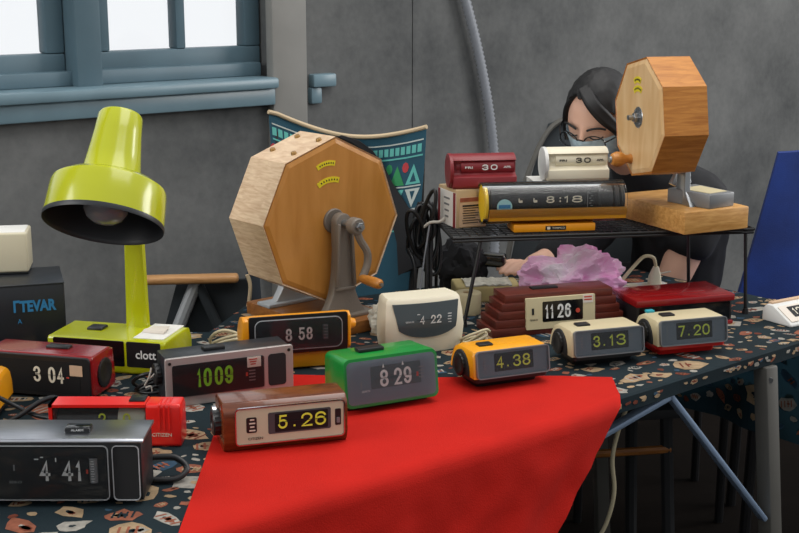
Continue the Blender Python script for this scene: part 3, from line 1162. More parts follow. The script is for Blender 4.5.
# ------------------------------------------------------------------ silver front clock 10:09
def clock_silver():
    w, d, h = 0.238, 0.068, 0.090
    t = thing('flip_clock', 'silver-faced flip clock with green digits reading 10 09', 'clock', (-0.304, 2.243, CZ), 24, 'flip clocks on the table')
    b = B()
    b.box((0, 0.008 + d / 2, h / 2 + 0.002), (w - 0.006, d, h - 0.006), 0.003)
    b.build('case', 'darkbox', t)
    F = FM(0, 0.008, h / 2 + 0.001)
    b = B(F)
    b.rrect(0, 0, 0, 0.007, w, h, 0.004, 0.0012)
    b.build('face_plate', 'silver', t, 'silver metal face plate')
    rpart(t, F, 'display', 'dark_panel', -0.022, 0.002, 0.0068, 0.0078, 0.170, 0.060, 0.004)
    rpart(t, F, 'speaker_panel', 'black_matte', 0.088, 0.002, 0.0068, 0.0078, 0.034, 0.060, 0.006)
    digits(t, F, [('10', -0.049, 0.004, 0.008, 0.027, 0.034, 'hour_digits'), ('09', -0.013, 0.004, 0.008, 0.034, 0.034, 'minute_digits')], 'digit_green', 0.012)
    flipline(t, F, -0.03, 0.004, 0.0088, 0.08)
    rpart(t, F, 'sticker', 'sticker_white', 0.044, 0.022, 0.008, 0.0086, 0.026, 0.0195, 0.001, label='small white price sticker with red print')
    b = B(F)
    for i in range(3):
        b.box((0.042, 0.027 - i * 0.0045, 0.0088), (0.016 - i * 0.003, 0.0022, 0.0004))
    b.build('sticker_print', 'print_red', t)
    b = B(F)
    for i in range(4):
        b.box((0.040, 0.006 - i * 0.006, 0.0082), (0.012, 0.0022, 0.0006))
    b.build('scale_mark', 'print_grey', t)
    b = B(F)
    b.box((0.030, 0.0, 0.0083), (0.004, 0.007, 0.0006))
    b.build('alarm_pointer', 'print_red', t)
    for u in (-w / 2 + 0.008, w / 2 - 0.008):
        for v in (h / 2 - 0.009,):
            b = B(F)
            b.cyl((u, v, 0.0065), (u, v, 0.0078), 0.003, n=12)
            b.build('screw', 'black', t)
    rpart(t, F, 'lens', 'lens', -0.022, 0.002, 0.010, 0.011, 0.170, 0.060, 0.004)
    b = B()
    b.box((-0.02, 0.042, h + 0.001), (0.040, 0.022, 0.008), 0.002)
    b.build('alarm_button', 'black', t)
    knob(t, (-w / 2 + 0.002, 0.055, 0.05), (-w / 2 - 0.008, 0.055, 0.05), 0.02, 'black', 'alarm_knob')
    feet(t, w, d, z=0.005)
    return t


clock_silver()


# ------------------------------------------------------------------ walnut brown clock 5.26
def clock_walnut():
    w, d, h = 0.206, 0.085, 0.081
    t = thing('flip_clock', 'brown wood-look flip clock on the red cloth, reading 5.26', 'clock', (-0.183, 1.998, RZ), 17, 'flip clocks on the table')
    b = B()
    prof = [(0.008, 0.0), (d - 0.01, 0.0), (d, 0.012), (d - 0.008, h - 0.004), (d - 0.014, h), (0.012, h), (0.0, h - 0.012), (0.0, 0.016)]
    side_prism(b, prof, -w / 2, w / 2, 0.004)
    b.build('case', 'walnut', t)
    F = FM(0.006, -0.0005, 0.042, 0)
    b = B(F)
    b.rrect(0, 0.002, -0.004, 0.003, 0.178, 0.060, 0.006, 0.001)
    b.build('face_plate', 'plate_cream', t, 'cream metal face plate')
    ringpart(t, F, 'face_trim', 'chrome', 0, 0.002, 0.0, 0.0045, 0.181, 0.063, 0.007, 0.0018)
    rpart(t, F, 'display', 'slate_panel', 0.015, 0.004, 0.0028, 0.0036, 0.104, 0.036, 0.003)
    rpart(t, F, 'flip_window', 'dark_panel', 0.018, 0.004, 0.0034, 0.004, 0.088, 0.031, 0.002)
    digits(t, F, [('5', -0.013, 0.005, 0.0042, 0.015, 0.023, 'hour_digit'), ('26', 0.038, 0.005, 0.0042, 0.041, 0.023, 'minute_digits')], 'digit_yellow', 0.0)
    b = B(F)
    b.box((0.006, -0.003, 0.0043), (0.003, 0.003, 0.0006))
    b.build('separator_dot', 'digit_yellow', t)
    flipline(t, F, 0.018, 0.005, 0.005, 0.084)
    rpart(t, F, 'alarm_window', 'black', -0.064, 0.004, 0.0028, 0.0036, 0.017, 0.026, 0.003)
    b = B(F)
    for i in range(4):
        b.box((-0.063, 0.013 - i * 0.006, 0.0038), (0.010 if i % 2 else 0.007, 0.0022, 0.0006))
    b.build('alarm_scale', 'digit_cream', t)
    rpart(t, F, 'lever_slot', 'black', 0.079, 0.004, 0.0028, 0.0036, 0.010, 0.028, 0.002)
    rpart(t, F, 'lever', 'grey_metal', 0.079, -0.001, 0.003, 0.006, 0.005, 0.009, 0.001)
    lettering(t, F, 'CITIZEN', -0.058, -0.019, 0.0032, 0.024, 0.0042, 'print_black')
    k = knob(t, (-w / 2 + 0.002, 0.04, 0.042), (-w / 2 - 0.012, 0.04, 0.042), 0.022, 'black', 'alarm_knob')
    kc = B()
    kc.cyl((-w / 2 - 0.004, 0.048, 0.055), (-w / 2 - 0.010, 0.048, 0.055), 0.012, n=20)
    kc.build('chrome_ring', 'chrome', t)
    return t


clock_walnut()


# ------------------------------------------------------------------ green clock 8 29
def clock_green():
    w, d, h = 0.182, 0.100, 0.098
    t = thing('flip_clock', 'green flip clock with window greyed by a painted reflection, reading 8 29', 'clock', (-0.012, 2.192, RZ), 26, 'flip clocks on the table')
    b = B()
    F = FM(0, 0.002, h / 2 + 0.008, 8)
    # flared hood: large rounded front, smaller back
    f0 = [(u, -0.004 + 0.0, v) for u, v in rr_pts(w, h - 0.012, 0.012)]
    lo = []
    for y, sx_, sz in ((-0.004, 1.0, 1.0), (0.002, 1.01, 1.01), (0.05, 0.99, 0.93), (d - 0.006, 0.985, 0.86), (d, 0.95, 0.80)):
        tl = (1 - y / d) * 0.14
        lo.append([(u * sx_, y + (v + h / 2) * tl * (1 if y < 0.06 else 0.3), h / 2 + 0.006 + v * sz) for u, v in rr_pts(w, h - 0.012, 0.012)])
    b.loft(lo)
    b.build('case', 'green', t)
    b = B()
    b.box((0, d / 2 + 0.01, 0.006), (w - 0.022, d - 0.02, 0.012), 0.003)
    b.build('base', 'black', t)
    F = FM(0, 0.0036, h / 2 + 0.006, 8)
    rpart(t, F, 'display', 'reflect_panel', 0, 0, -0.002, 0.001, w - 0.010, h - 0.022, 0.009)
    rpart(t, F, 'flip_window', 'slate_panel', 0.008, 0.006, 0.0006, 0.0014, 0.098, 0.040, 0.002)
    digits(t, F, [('8', -0.0155, 0.003, 0.0016, 0.0165, 0.030, 'hour_digit'), ('29', 0.021, 0.003, 0.0016, 0.034, 0.030, 'minute_digits')], 'digit_white', 0.012)
    flipline(t, F, 0.008, 0.003, 0.0024, 0.082)
    b = B(F)
    for u in (-0.016, 0.022):
        b.prism([(u - 0.002, 0.022, 0.0016), (u + 0.002, 0.022, 0.0016), (u, 0.029, 0.0016)], (0, 0, 0.0005))
    b.build('tick_mark', 'digit_white', t)
    b = B(F)
    b.box((0.050, 0.002, 0.0016), (0.004, 0.008, 0.0005))
    b.build('alarm_pointer', 'print_red', t)
    b = B(F)
    for i in range(4):
        b.box((0.058, 0.014 - i * 0.006, 0.0016), (0.010, 0.0018, 0.0005))
    b.box((-0.060, -0.004, 0.0016), (0.002, 0.012, 0.0005))
    b.build('scale_mark', 'print_grey', t)
    lettering(t, F, 'SEIKO', -0.052, -0.016, 0.0014, 0.016, 0.0036, 'digit_grey')
    rpart(t, F, 'lens', 'veiled', 0, 0, 0.004, 0.0055, w - 0.008, h - 0.020, 0.010)
    b = B()
    b.box((-0.02, 0.055, h + 0.001), (0.05, 0.022, 0.007), 0.002)
    b.build('alarm_button', 'black', t)
    return t


clock_green()


# ------------------------------------------------------------------ orange clock 8 58
def clock_orange():
    w, d, h = 0.212, 0.080, 0.112
    t = thing('flip_clock', 'orange flip clock with black face on orange plinth, reading 8 58', 'clock', (-0.197, 2.420, CZ), 15, 'flip clocks on the table')
    b = B()
    b.box((0.004, 0.045, 0.019), (w - 0.022, 0.07, 0.030), 0.003)
    b.build('plinth', 'mustard', t, 'amber plinth')
    b = B()
    b.box((0.004, 0.048, 0.003), (w - 0.026, 0.06, 0.006), 0.001)
    b.build('base', 'black', t)
    zc = 0.036
    b = B()
    prof = [(0.012, zc), (d - 0.012, zc), (d, zc + 0.02), (d, h - 0.045), (d - 0.012, h - 0.025), (d * 0.5, h - 0.006), (0.014, h), (0.0, h - 0.006), (0.0, zc + 0.008)]
    side_prism(b, [(y + 0.002, z) for y, z in prof[:-2]] + [(0.006, h - 0.001), (0.004, zc + 0.002)], -w / 2 + 0.010, w / 2 - 0.004, 0.002)
    b.build('case', 'orange', t)
    for x0, x1 in ((-w / 2, -w / 2 + 0.012), (w / 2 - 0.006, w / 2)):
        b = B()
        side_prism(b, prof, x0, x1, 0.002)
        b.build('end_cap', 'orange', t)
    F = FM(0.003, 0.004, (zc + h) / 2, 0)
    rpart(t, F, 'face_panel', 'black', 0, 0.001, -0.002, 0.003, w - 0.020, h - zc - 0.001, 0.003)
    rpart(t, F, 'display', 'dark_panel', 0, 0.001, 0.0025, 0.0035, w - 0.044, 0.058, 0.012)
    ringpart(t, F, 'display_frame', 'line', 0, 0.001, 0.0028, 0.005, w - 0.040, 0.062, 0.014, 0.0014)
    digits(t, F, [('8', -0.020, 0.0, 0.0038, 0.0125, 0.025, 'hour_digit'), ('58', 0.013, 0.001, 0.0038, 0.0275, 0.025, 'minute_digits')], 'digit_white', 0.012)
    flipline(t, F, 0.004, 0.0, 0.0046, 0.075)
    b = B(F)
    b.cyl((0.052, -0.013, 0.001), (0.052, 0.017, 0.001), 0.006, n=16)
    b.build('alarm_dial', 'slate_panel', t)
    b = B(F)
    for i in range(5):
        b.box((0.052, -0.009 + i * 0.006, 0.0072), (0.008, 0.0012, 0.0004))
    b.build('dial_scale', 'print_grey', t)
    rpart(t, F, 'lens', 'veiled', 0, 0.001, 0.0078, 0.0088, w - 0.044, 0.058, 0.012)
    b = B()
    b.cyl((w / 2 - 0.001, 0.042, 0.078), (w / 2 + 0.006, 0.042, 0.078), 0.026, 0.016, 24)
    b.cyl((w / 2 + 0.005, 0.042, 0.078), (w / 2 + 0.018, 0.042, 0.078), 0.012, 0.009, 20, 0.0015)
    b.build('alarm_knob', 'orange', t)
    return t


clock_orange()


# ------------------------------------------------------------------ cream television-shaped clock 4 22
def clock_cream():
    w, d, h = 0.172, 0.085, 0.114
    t = thing('flip_clock', 'rounded cream flip clock with curved grey screen, reading 4 22', 'clock', (0.057, 2.545, CZ), 21, 'flip clocks on the table')
    b = B()
    lo = []
    def sect(z):   # plan section at height z: bulging front and sides
        k = z / h
        hw = w / 2 * (0.93 + 0.07 * math.sin(math.pi * min(1, k * 1.05) ** 0.8))
        fy = 0.006 + 0.012 * max(0, k - 0.55) / 0.45 + 0.008 * (1 - min(1, k * 3))
        by = d - 0.004 * k
        out = []
        n = 10
        for i in range(n + 1):
            s = -1 + 2 * i / n
            out.append((hw * s, fy - 0.010 * (1 - s * s) + (0.008 if abs(s) == 1 else 0), z))
        out += [(hw * 1.0, d * 0.5, z), (hw * 0.93, by, z), (-hw * 0.93, by, z), (-hw, d * 0.5, z)]
        return out
    for z in (0, 0.004, 0.02, 0.05, 0.08, 0.10, h - 0.006):
        lo.append(sect(z))
    s = sect(h)
    lo.append([(x * 0.95, d / 2 + (y - d / 2) * 0.93, z - 0.001) for x, y, z in s])
    b.loft(lo)
    b.build('case', 'ivory', t, smooth=True)
    # screen following the bulging front
    def scr(u, v, off):
        z = 0.047 + v
        k = z / h
        fy = 0.006 + 0.012 * max(0, k - 0.55) / 0.45
        s = u / (w / 2)
        return (u, fy - 0.010 * (1 - s * s) - off, z)
    b = B()
    rows = []
    n = 14
    for j in range(9):
        v = j / 8
        row = []
        for i in range(n + 1):
            s = -1 + 2 * i / n
            hw = 0.062 + 0.010 * v
            zlow = -0.006 + 0.010 * abs(s) ** 3 - 0.006 * (1 - s * s)
            zz = zlow + (0.057 - zlow) * v
            row.append(scr(hw * s, zz, 0.0022))
        rows.append(row)
    L = [[b.v(p) for p in r] for r in rows]
    for j in range(8):
        for i in range(n):
            b.bm.faces.new((L[j][i], L[j][i + 1], L[j + 1][i + 1], L[j + 1][i]))
    geo = bmesh.ops.extrude_face_region(b.bm, geom=list(b.bm.faces))
    vs = [x for x in geo['geom'] if isinstance(x, bmesh.types.BMVert)]
    bmesh.ops.translate(b.bm, verts=vs, vec=(0, 0.004, 0))
    bmesh.ops.recalc_face_normals(b.bm, faces=list(b.bm.faces))
    b.build('display', 'slate_panel', t)
    F = FM(0, -0.0068, 0.070, -4)
    digits(t, F, [('4', -0.014, 0.002, 0, 0.0105, 0.018, 'hour_digit'), ('22', 0.016, 0.002, 0, 0.023, 0.018, 'minute_digits')], 'digit_white', 0.015)
    flipline(t, F, 0.004, 0.002, 0.001, 0.06)
    lettering(t, FM(0, -0.004, 0.070, -4), 'SEIKO', -0.040, -0.001, 0.0, 0.018, 0.0034, 'digit_grey')
    b = B(FM(0, -0.0032, 0.070, -4))
    for i in range(4):
        b.box((0.047, 0.010 - i * 0.006, 0.0), (0.008, 0.0016, 0.001))
    b.box((-0.022, 0.014, 0.002), (0.006, 0.0012, 0.001))
    b.build('scale_mark', 'digit_grey', t)
    knob(t, (w / 2 - 0.001, 0.05, 0.07), (w / 2 + 0.006, 0.05, 0.07), 0.014, 'ivory', 'side_knob', False)
    return t


clock_cream()


# ------------------------------------------------------------------ stepped wooden clock 11 26
def clock_wood():
    w, d, h = 0.314, 0.095, 0.089
    t = thing('flip_clock', 'long reddish wood flip clock with stepped ends, reading 11 26', 'clock', (0.346, 2.698, CZ), 17, 'flip clocks on the table')
    n = 5
    for i in range(n):
        b = B()
        z0 = i * h / n
        ins = i * 0.008
        fi = i * 0.0022
        hh = h / n
        b.prism([(-w / 2 + ins, fi, z0), (w / 2 - ins, fi, z0), (w / 2 - ins, d - ins * 0.5, z0), (-w / 2 + ins, d - ins * 0.5, z0)], (0, 0, hh - 0.0003), 0.0008)
        b.build('wooden_step', 'redwood', t)
    F = FM(0.012, 0.0045, h / 2, 5)
    b = B(F)
    b.rrect(-0.012, 0.001, -0.003, 0.006, 0.160, 0.068, 0.002, 0.001)
    b.build('face_plate', 'card_cream', t, 'cream face plate')
    rpart(t, F, 'display', 'black_gloss', -0.008, 0.004, 0.0055, 0.0065, 0.094, 0.044, 0.003)
    digits(t, F, [('11', -0.039, 0.004, 0.0068, 0.020, 0.030, 'hour_digits'), ('26', -0.005, 0.004, 0.0068, 0.031, 0.030, 'minute_digits')], 'digit_white', 0.012)
    flipline(t, F, -0.02, 0.004, 0.0076, 0.066)
    b = B(F)
    b.cyl((0.027, 0.002, 0.006), (0.027, 0.002, 0.0074), 0.005, n=16)
    b.build('alarm_pointer', 'print_red', t)
    rpart(t, F, 'sticker', 'sticker_white', 0.051, 0.026, 0.006, 0.0068, 0.024, 0.018, 0.001, label='small white price sticker')
    b = B(F)
    for i in range(2):
        b.box((0.051, 0.030 - i * 0.006, 0.007), (0.018, 0.003, 0.0004))
    b.build('sticker_print', 'print_red', t)
    b = B(F)
    b.box((-0.077, 0.006, 0.0063), (0.005, 0.014, 0.001))
    b.build('indicator_window', 'print_black', t)
    lettering(t, F, 'SEIKO', -0.075, -0.012, 0.0062, 0.018, 0.0036, 'print_black')
    b = B()
    b.box((-0.02, 0.05, h + 0.001), (0.06, 0.02, 0.004), 0.001)
    b.build('alarm_button', 'black', t)
    return t


clock_wood()

# red and black box-shaped clock radio behind the 7.20 clock
t = thing('clock_radio', 'low red-topped black box clock behind the cream and red clock', 'clock', (0.622, 2.735, CZ), 17, 'flip clocks on the table')
b = B()
b.box((0, 0.063, 0.028), (0.232, 0.120, 0.048), 0.002)
b.build('case', 'black', t)
b = B()
b.box((0, 0.061, 0.061), (0.238, 0.128, 0.016), 0.003)
b.build('top_cover', 'red_dark', t, 'glossy red top cover')
b = B()
b.box((-0.01, 0.062, 0.0695), (0.15, 0.06, 0.002), 0.0005)
b.build('speaker_grille', 'red_dark', t)
b = B()
b.box((0, 0.061, 0.0045), (0.236, 0.126, 0.009), 0.002)
b.build('bottom_trim', 'red_dark', t)
F = FM(0, 0.003, 0.03)
rpart(t, F, 'display', 'black_gloss', 0.0, 0.002, -0.001, 0.0012, 0.220, 0.038, 0.002)

# white block clock at the right
t = thing('desk_calendar', 'white angular desk clock lying at the right table edge', 'clock', (0.905, 2.765, CZ), 32)
b = B()
prof = [(0.0, 0.0), (0.085, 0.0), (0.085, 0.026), (0.075, 0.038), (0.056, 0.038), (0.0, 0.006)]
side_prism(b, prof, -0.060, 0.060, 0.003)
b.build('case', 'white', t)
an = math.degrees(math.atan2(0.032, 0.056))
F = Matrix.Translation((0, 0.028, 0.0222)) @ Matrix.Rotation(R(an), 4, 'X')
rpart(t, F, 'face_plate', 'sticker_white', 0.0, 0, -0.001, 0.002, 0.106, 0.05, 0.003)
rpart(t, F, 'display', 'dark_panel', 0.008, 0.003, 0.0015, 0.0028, 0.078, 0.032, 0.002)
digits(t, F, [('12', -0.010, 0.003, 0.003, 0.026, 0.02, 'hour_digits'), ('30', 0.026, 0.003, 0.003, 0.026, 0.02, 'minute_digits')], 'digit_cream')
b = B()
b.box((0, 0.072, 0.039), (0.10, 0.012, 0.006), 0.001)
b.build('rear_trim', 'sticker_tan', t)


# ------------------------------------------------------------------ lime lamp with clock radio base
LZ = CZ
t = thing('desk_lamp', 'lime green desk lamp with a clock base and bell shade', 'lamp', (-0.566, 2.407, LZ), -13)
w, d, h = 0.245, 0.135, 0.068
b = B()
side_prism(b, [(0.004, 0.0), (d, 0.0), (d, h - 0.022), (d - 0.012, h - 0.002), (d - 0.02, h), (0.004, h), (0, h - 0.004), (0, 0.004)], -w / 2, w / 2, 0.006, 3)
lb = b.build('base', 'lime', t)
F = FM(0, 0.001, 0.038)
for u, W in ((-0.026, 0.175), (0.092, 0.055)):
    pass
rpart(t, F, 'display', 'black_gloss', -0.036, 0.003, -0.001, 0.0016, 0.148, 0.050, 0.003)
rpart(t, F, 'front_panel', 'black', 0.078, 0.003, -0.001, 0.0016, 0.070, 0.050, 0.003)
lettering(t, F, 'clott', 0.083, 0.004, 0.0018, 0.042, 0.017, 'digit_white', 'brand_lettering', 0.015)
b = B()
b.box((-0.050, 0.070, h + 0.002), (0.032, 0.030, 0.006), 0.002)
b.build('alarm_button', 'black', t)
b = B()
b.box((0.080, 0.072, h + 0.0006), (0.062, 0.105, 0.002), 0.0005)
b.build('top_reflection', 'card_white', t, 'white plate standing in for the reflection on the base')  # thin white plate imitates the reflection on the lamp base top
b = B()
b.prism([(0.050, 0.055, h + 0.002), (0.098, 0.050, h + 0.002), (0.092, 0.088, h + 0.002), (0.060, 0.080, h + 0.002)], (0.004, 0.004, 0.006), 0.001)
b.build('white_triangle', 'sticker_white', t)
# stem
b = B()
lo = []
sxl = 0.021
for z, ww in ((h - 0.004, 0.0225), (h + 0.05, 0.021), (h + 0.2, 0.018), (h + 0.27, 0.018)):
    lo.append([(sxl + ww * 1.0 * x, 0.106 + 0.010 * y, z) for x, y in ((-1, -0.7), (-0.8, -1), (0.8, -1), (1, -0.7), (1, 0.7), (0.8, 1), (-0.8, 1), (-1, 0.7))])
b.loft(lo)
b.build('stem', 'lime', t)
# shade in world terms: opening tilted to the viewer and down
SM = Matrix.Translation((0.0, 0.0, 0.0))
cw = Vector((-0.5440, 2.345, 1.0270))
sh_loc = cw
tinv = (Matrix.Translation((-0.566, 2.407, LZ)) @ Matrix.Rotation(R(-13), 4, 'Z')).inverted()
axis = Vector((0.085, 0.50, 0.86)).normalized()
q = axis.to_track_quat('Z', 'Y').to_matrix().to_4x4()
SMX = tinv @ Matrix.Translation(sh_loc) @ q
b = B(SMX)
ro = 0.1105
prof = [(ro, 0.0), (ro * 1.0, 0.004), (ro * 0.985, 0.03), (ro * 0.965, 0.066), (ro * 0.94, 0.074), (ro * 0.80, 0.084), (0.058, 0.092), (0.0545, 0.098), (0.050, 0.13), (0.0440, 0.18), (0.0415, 0.214), (0.038, 0.219), (0.0, 0.220)]
inn = [(0.0, 0.190), (0.040, 0.188), (0.05, 0.10), (0.056, 0.09), (ro * 0.80, 0.078), (ro * 0.93, 0.066), (ro * 0.975, 0.006), (ro * 0.985, 0.0)]
pr_ = [(max(r, 0.0004), z) for r, z in prof[::1]]
b.lathe(pr_, 56, None, False, True)
sh = b.build('lamp_shade', 'lime', t)
b = B(SMX)
b.lathe([(max(r, 0.0004), z) for r, z in inn] + [(ro * 1.004, -0.003), (ro * 1.012, 0.001), (ro * 1.006, 0.006)], 56, None, True, False)
b.build('shade_lining', 'lamp_inner', sh, 'dark lining and rim of the shade')
b = B(SMX)
b.lathe([(0.0004, -0.004 + 0.004), (0.018, 0.003), (0.032, 0.011), (0.040, 0.024), (0.042, 0.036), (0.038, 0.052), (0.026, 0.075), (0.016, 0.095), (0.016, 0.12)], 36)
b.build('light_bulb', 'bulb', sh)
pt = tinv @ (cw + axis * 0.11)
b = B()
b.tube([(sxl, 0.106, h + 0.26), (sxl, 0.108, h + 0.30), tuple(pt)], 0.008, 10, 4)
b.build('neck_joint', 'black', t)


# ------------------------------------------------------------------ raffle drums
def drum(root, Cc, Rr, th, ang, face_m, side_m, pegs, labels, hubs=True, nside=8):
    """octagonal drum; local frame: front face in the plane y=0, back at y=th, centre Cc"""
    rf = Rr
    def ov(i, r=rf):
        a = R(90 - ang - 45 * i)
        return Vector((Cc[0] + r * math.cos(a), 0, Cc[2] + r * math.sin(a)))
    V = [ov(i) for i in range(8)]
    Vi = [ov(i, rf - 0.014) for i in range(8)]
    Ve = [ov(i, rf - 0.004) for i in range(8)]
    b = B()     # front board: flat middle, chamfered edge
    b.loft([[(p.x, Cc[1] + 0.010, p.z) for p in Ve], [(p.x, Cc[1] + 0.003, p.z) for p in Ve], [(p.x, Cc[1], p.z) for p in Vi]], True, True)
    fr = b.build('front_panel', face_m, root, angle=10)
    b = B()
    b.prism([(p.x, Cc[1] + th - 0.010, p.z) for p in Ve], (0, 0.008, 0), 0.001)
    b.build('back_panel', face_m, root)
    sides = []
    for i in range(8):
        j = (i + 1) % 8
        a, c = V[i], V[j]
        ai, ci = ov(i, rf - 0.010), ov(j, rf - 0.010)
        b = B()
        b.loft([[(a.x, Cc[1] + 0.002, a.z), (c.x, Cc[1] + 0.002, c.z), (ci.x, Cc[1] + 0.011, ci.z), (ai.x, Cc[1] + 0.011, ai.z)], [(a.x, Cc[1] + th, a.z), (c.x, Cc[1] + th, c.z), (ci.x, Cc[1] + th - 0.011, ci.z), (ai.x, Cc[1] + th - 0.011, ai.z)]])
        sides.append(b.build('side_board', side_m, root, angle=10))
    for i, fs in pegs:
        a, c = V[i], V[(i + 1) % 8]
        nrm = ((a + c) / 2 - Vector((Cc[0], 0, Cc[2]))).normalized()
        for f, yy in fs:
            p = a.lerp(c, f) + Vector((0, Cc[1] + yy * th, 0))
            b = B()
            b.cyl(p - nrm * 0.002, p + nrm * 0.006, 0.007, 0.0055, 14, 0.001)
            b.build('bolt', 'brass', sides[i])
    for (u, v, rad, a0, a1, wd) in labels:
        b = B()
        n = 10
        o, i_ = [], []
        for k in range(n + 1):
            a = R(a0 + (a1 - a0) * k / n)
            o.append((Cc[0] + u + (rad + wd / 2) * math.cos(a), Cc[1] + 0.0004, Cc[2] + v + (rad + wd / 2) * math.sin(a)))
            i_.append((Cc[0] + u + (rad - wd / 2) * math.cos(a), Cc[1] + 0.0004, Cc[2] + v + (rad - wd / 2) * math.sin(a)))
        b.prism(o + i_[::-1], (0, -0.0012, 0), 0.0)
        lb_ = b.build('label_strip', 'sticker_yellow', fr, 'curved yellow label strip')
        b = B()
        for k in range(7):
            a = R(a0 + (a1 - a0) * (k + 0.8) / 8.2)
            c0 = Vector((Cc[0] + u + rad * math.cos(a), Cc[1] - 0.0010, Cc[2] + v + rad * math.sin(a)))
            b.box(c0, (0.0026, 0.0006, wd * 0.30), 0, 1, Matrix.Rotation(-(a - math.pi / 2), 4, 'Y'))
        b.build('label_print', 'print_black', lb_)
    return fr


def cast_stand(root, Cc, y, zb, top_r, half, depth=0.022, m='cast'):
    """cast A-shaped upright: round head, ribbed web, flared foot"""
    cx, cz = Cc[0], Cc[2]
    pts_ = []
    for i in range(11):
        a = R(180 - 18 * i)
        pts_.append((cx + top_r * math.cos(a), y, cz + top_r * math.sin(a)))
    H_ = cz - zb
    right = [(0.92, 0.72), (1.05, 0.50), (1.25, 0.36), (1.45, 0.27), (1.9, 0.16), (2.6, 0.05), (half / top_r, 0.0)]
    pts_ += [(cx + top_r * a, y, zb + H_ * k) for a, k in right]
    pts_ += [(cx - top_r * a, y, zb + H_ * k) for a, k in right[::-1]]
    b = B()
    b.prism(pts_, (0, depth, 0), 0.003)
    o = b.build('stand_upright', m, root)
    b = B()   # raised ribs and web panel
    for sgn in (-1, 1):
        b.prism([(cx + sgn * top_r * 0.90, y - 0.008, cz), (cx + sgn * top_r * 0.62, y - 0.008, cz), (cx + sgn * top_r * 0.95, y - 0.008, zb + H_ * 0.34), (cx + sgn * top_r * 1.28, y - 0.008, zb + H_ * 0.34)], (0, 0.010, 0), 0.002)
    b.prism([(cx - top_r * 1.25, y - 0.006, zb + H_ * 0.33), (cx + top_r * 1.25, y - 0.006, zb + H_ * 0.33), (cx + top_r * 1.25, y - 0.006, zb + H_ * 0.30), (cx - top_r * 1.25, y - 0.006, zb + H_ * 0.30)], (0, 0.008, 0), 0.001)
    b.build('stand_rib', m, o)
    b = B()
    b.box((cx, y + depth / 2, zb + 0.004), (half * 2, depth * 2.2, 0.008), 0.002)
    b.build('stand_foot', m, o)
    return o


d1 = thing('raffle_drum', 'big octagonal orange wooden raffle drum with grey crank, left of the shelf', 'raffle drum', (-0.119, 2.70, CZ), 40, 'raffle drums')
b = B()
b.box((0.02, 0.12, 0.014), (0.185, 0.30, 0.028), 0.003)
b.build('base_board', 'brown_base', d1)
C1 = (0.012, 0.05, 0.9570 - CZ)
drum(d1, C1, 0.181, 0.130, 3, 'orange_ply_unlit', 'side_wood_lit', [(7, [(0.30, 0.20), (0.80, 0.20), (0.30, 0.80), (0.80, 0.80)])],
     [(-0.010, 0.066, 0.06, 75, 122, 0.011), (-0.004, 0.026, 0.064, 72, 124, 0.012)])
cast_stand(d1, C1, 0.012, 0.028, 0.021, 0.075)
cast_stand(d1, C1, 0.190, 0.028, 0.021, 0.085, m='aluminium')
b = B()
b.cyl((C1[0], 0.054, C1[2]), (C1[0], 0.044, C1[2]), 0.027, n=36, bev=0.002)
hb = b.build('hub_flange', 'cast', d1)
b = B()
b.cyl((C1[0], 0.195, C1[2]), (C1[0], -0.016, C1[2]), 0.009, n=20)
b.build('axle', 'steel', d1)
# crank
b = B()
cx, cz = C1[0] + 0.006, C1[2] - 0.002
cy = -0.018
b.tube([(cx, cy, cz), (cx + 0.012, cy, cz - 0.03), (cx + 0.030, cy - 0.002, cz - 0.06), (cx + 0.030, cy - 0.002, cz - 0.088), (cx + 0.016, cy - 0.002, cz - 0.116)], 0.0085, 10, 6)
b.cyl((cx, cy + 0.012, cz), (cx, cy - 0.012, cz), 0.018, n=28, bev=0.003)
cr = b.build('crank', 'cast', d1)
b = B()
b.cyl((cx, cy - 0.010, cz), (cx, cy - 0.020, cz), 0.010, n=6, bev=0.001)
b.cyl((cx, cy - 0.018, cz), (cx, cy - 0.027, cz), 0.005, n=14)
b.build('crank_nut', 'steel', cr)
b = B()
hx, hz = cx + 0.016, cz - 0.116
pm = Matrix.Translation((hx, cy, hz)) @ Matrix.Rotation(R(90), 4, 'X') @ Matrix.Rotation(R(-4), 4, 'Y')
b.lathe([(0.007, -0.004), (0.0095, 0.004), (0.0105, 0.025), (0.0115, 0.05), (0.0108, 0.066), (0.007, 0.072)], 20, pm)
b.build('crank_handle', 'honey_shaded', cr, 'turned wooden crank handle')
b = B(pm)
b.cyl((0, 0, 0.071), (0, 0, 0.077), 0.004, n=10)
b.build('handle_pin', 'steel', cr)

# small drum on its board on the shelf
BY = R(26)
d2 = thing('raffle_drum', 'smaller octagonal wooden raffle drum on a board on the wire shelf', 'raffle drum', (0.617, 2.762, SZ), 26, 'raffle drums')
b = B()
b.box((0.088, 0.135, 0.025), (0.176, 0.27, 0.050), 0.003)
b.build('base_board', 'honey_board', d2)
# frame turned further: drum faces left
d2i = (Matrix.Translation((0.617, 2.762, SZ)) @ Matrix.Rotation(R(26), 4, 'Z')).inverted()
C2w = Vector((0.522, 2.845, 1.1680))
DM = Matrix.Translation(C2w) @ Matrix.Rotation(R(-76), 4, 'Z')


def build_in(root, Mx):
    """parts added to root by fn are moved by Mx (world) expressed in root space"""
    before = set(root.children)
    return before


def shift(o, Mx):
    o.data.transform(Mx)
    for c in o.children:
        shift(c, Mx)


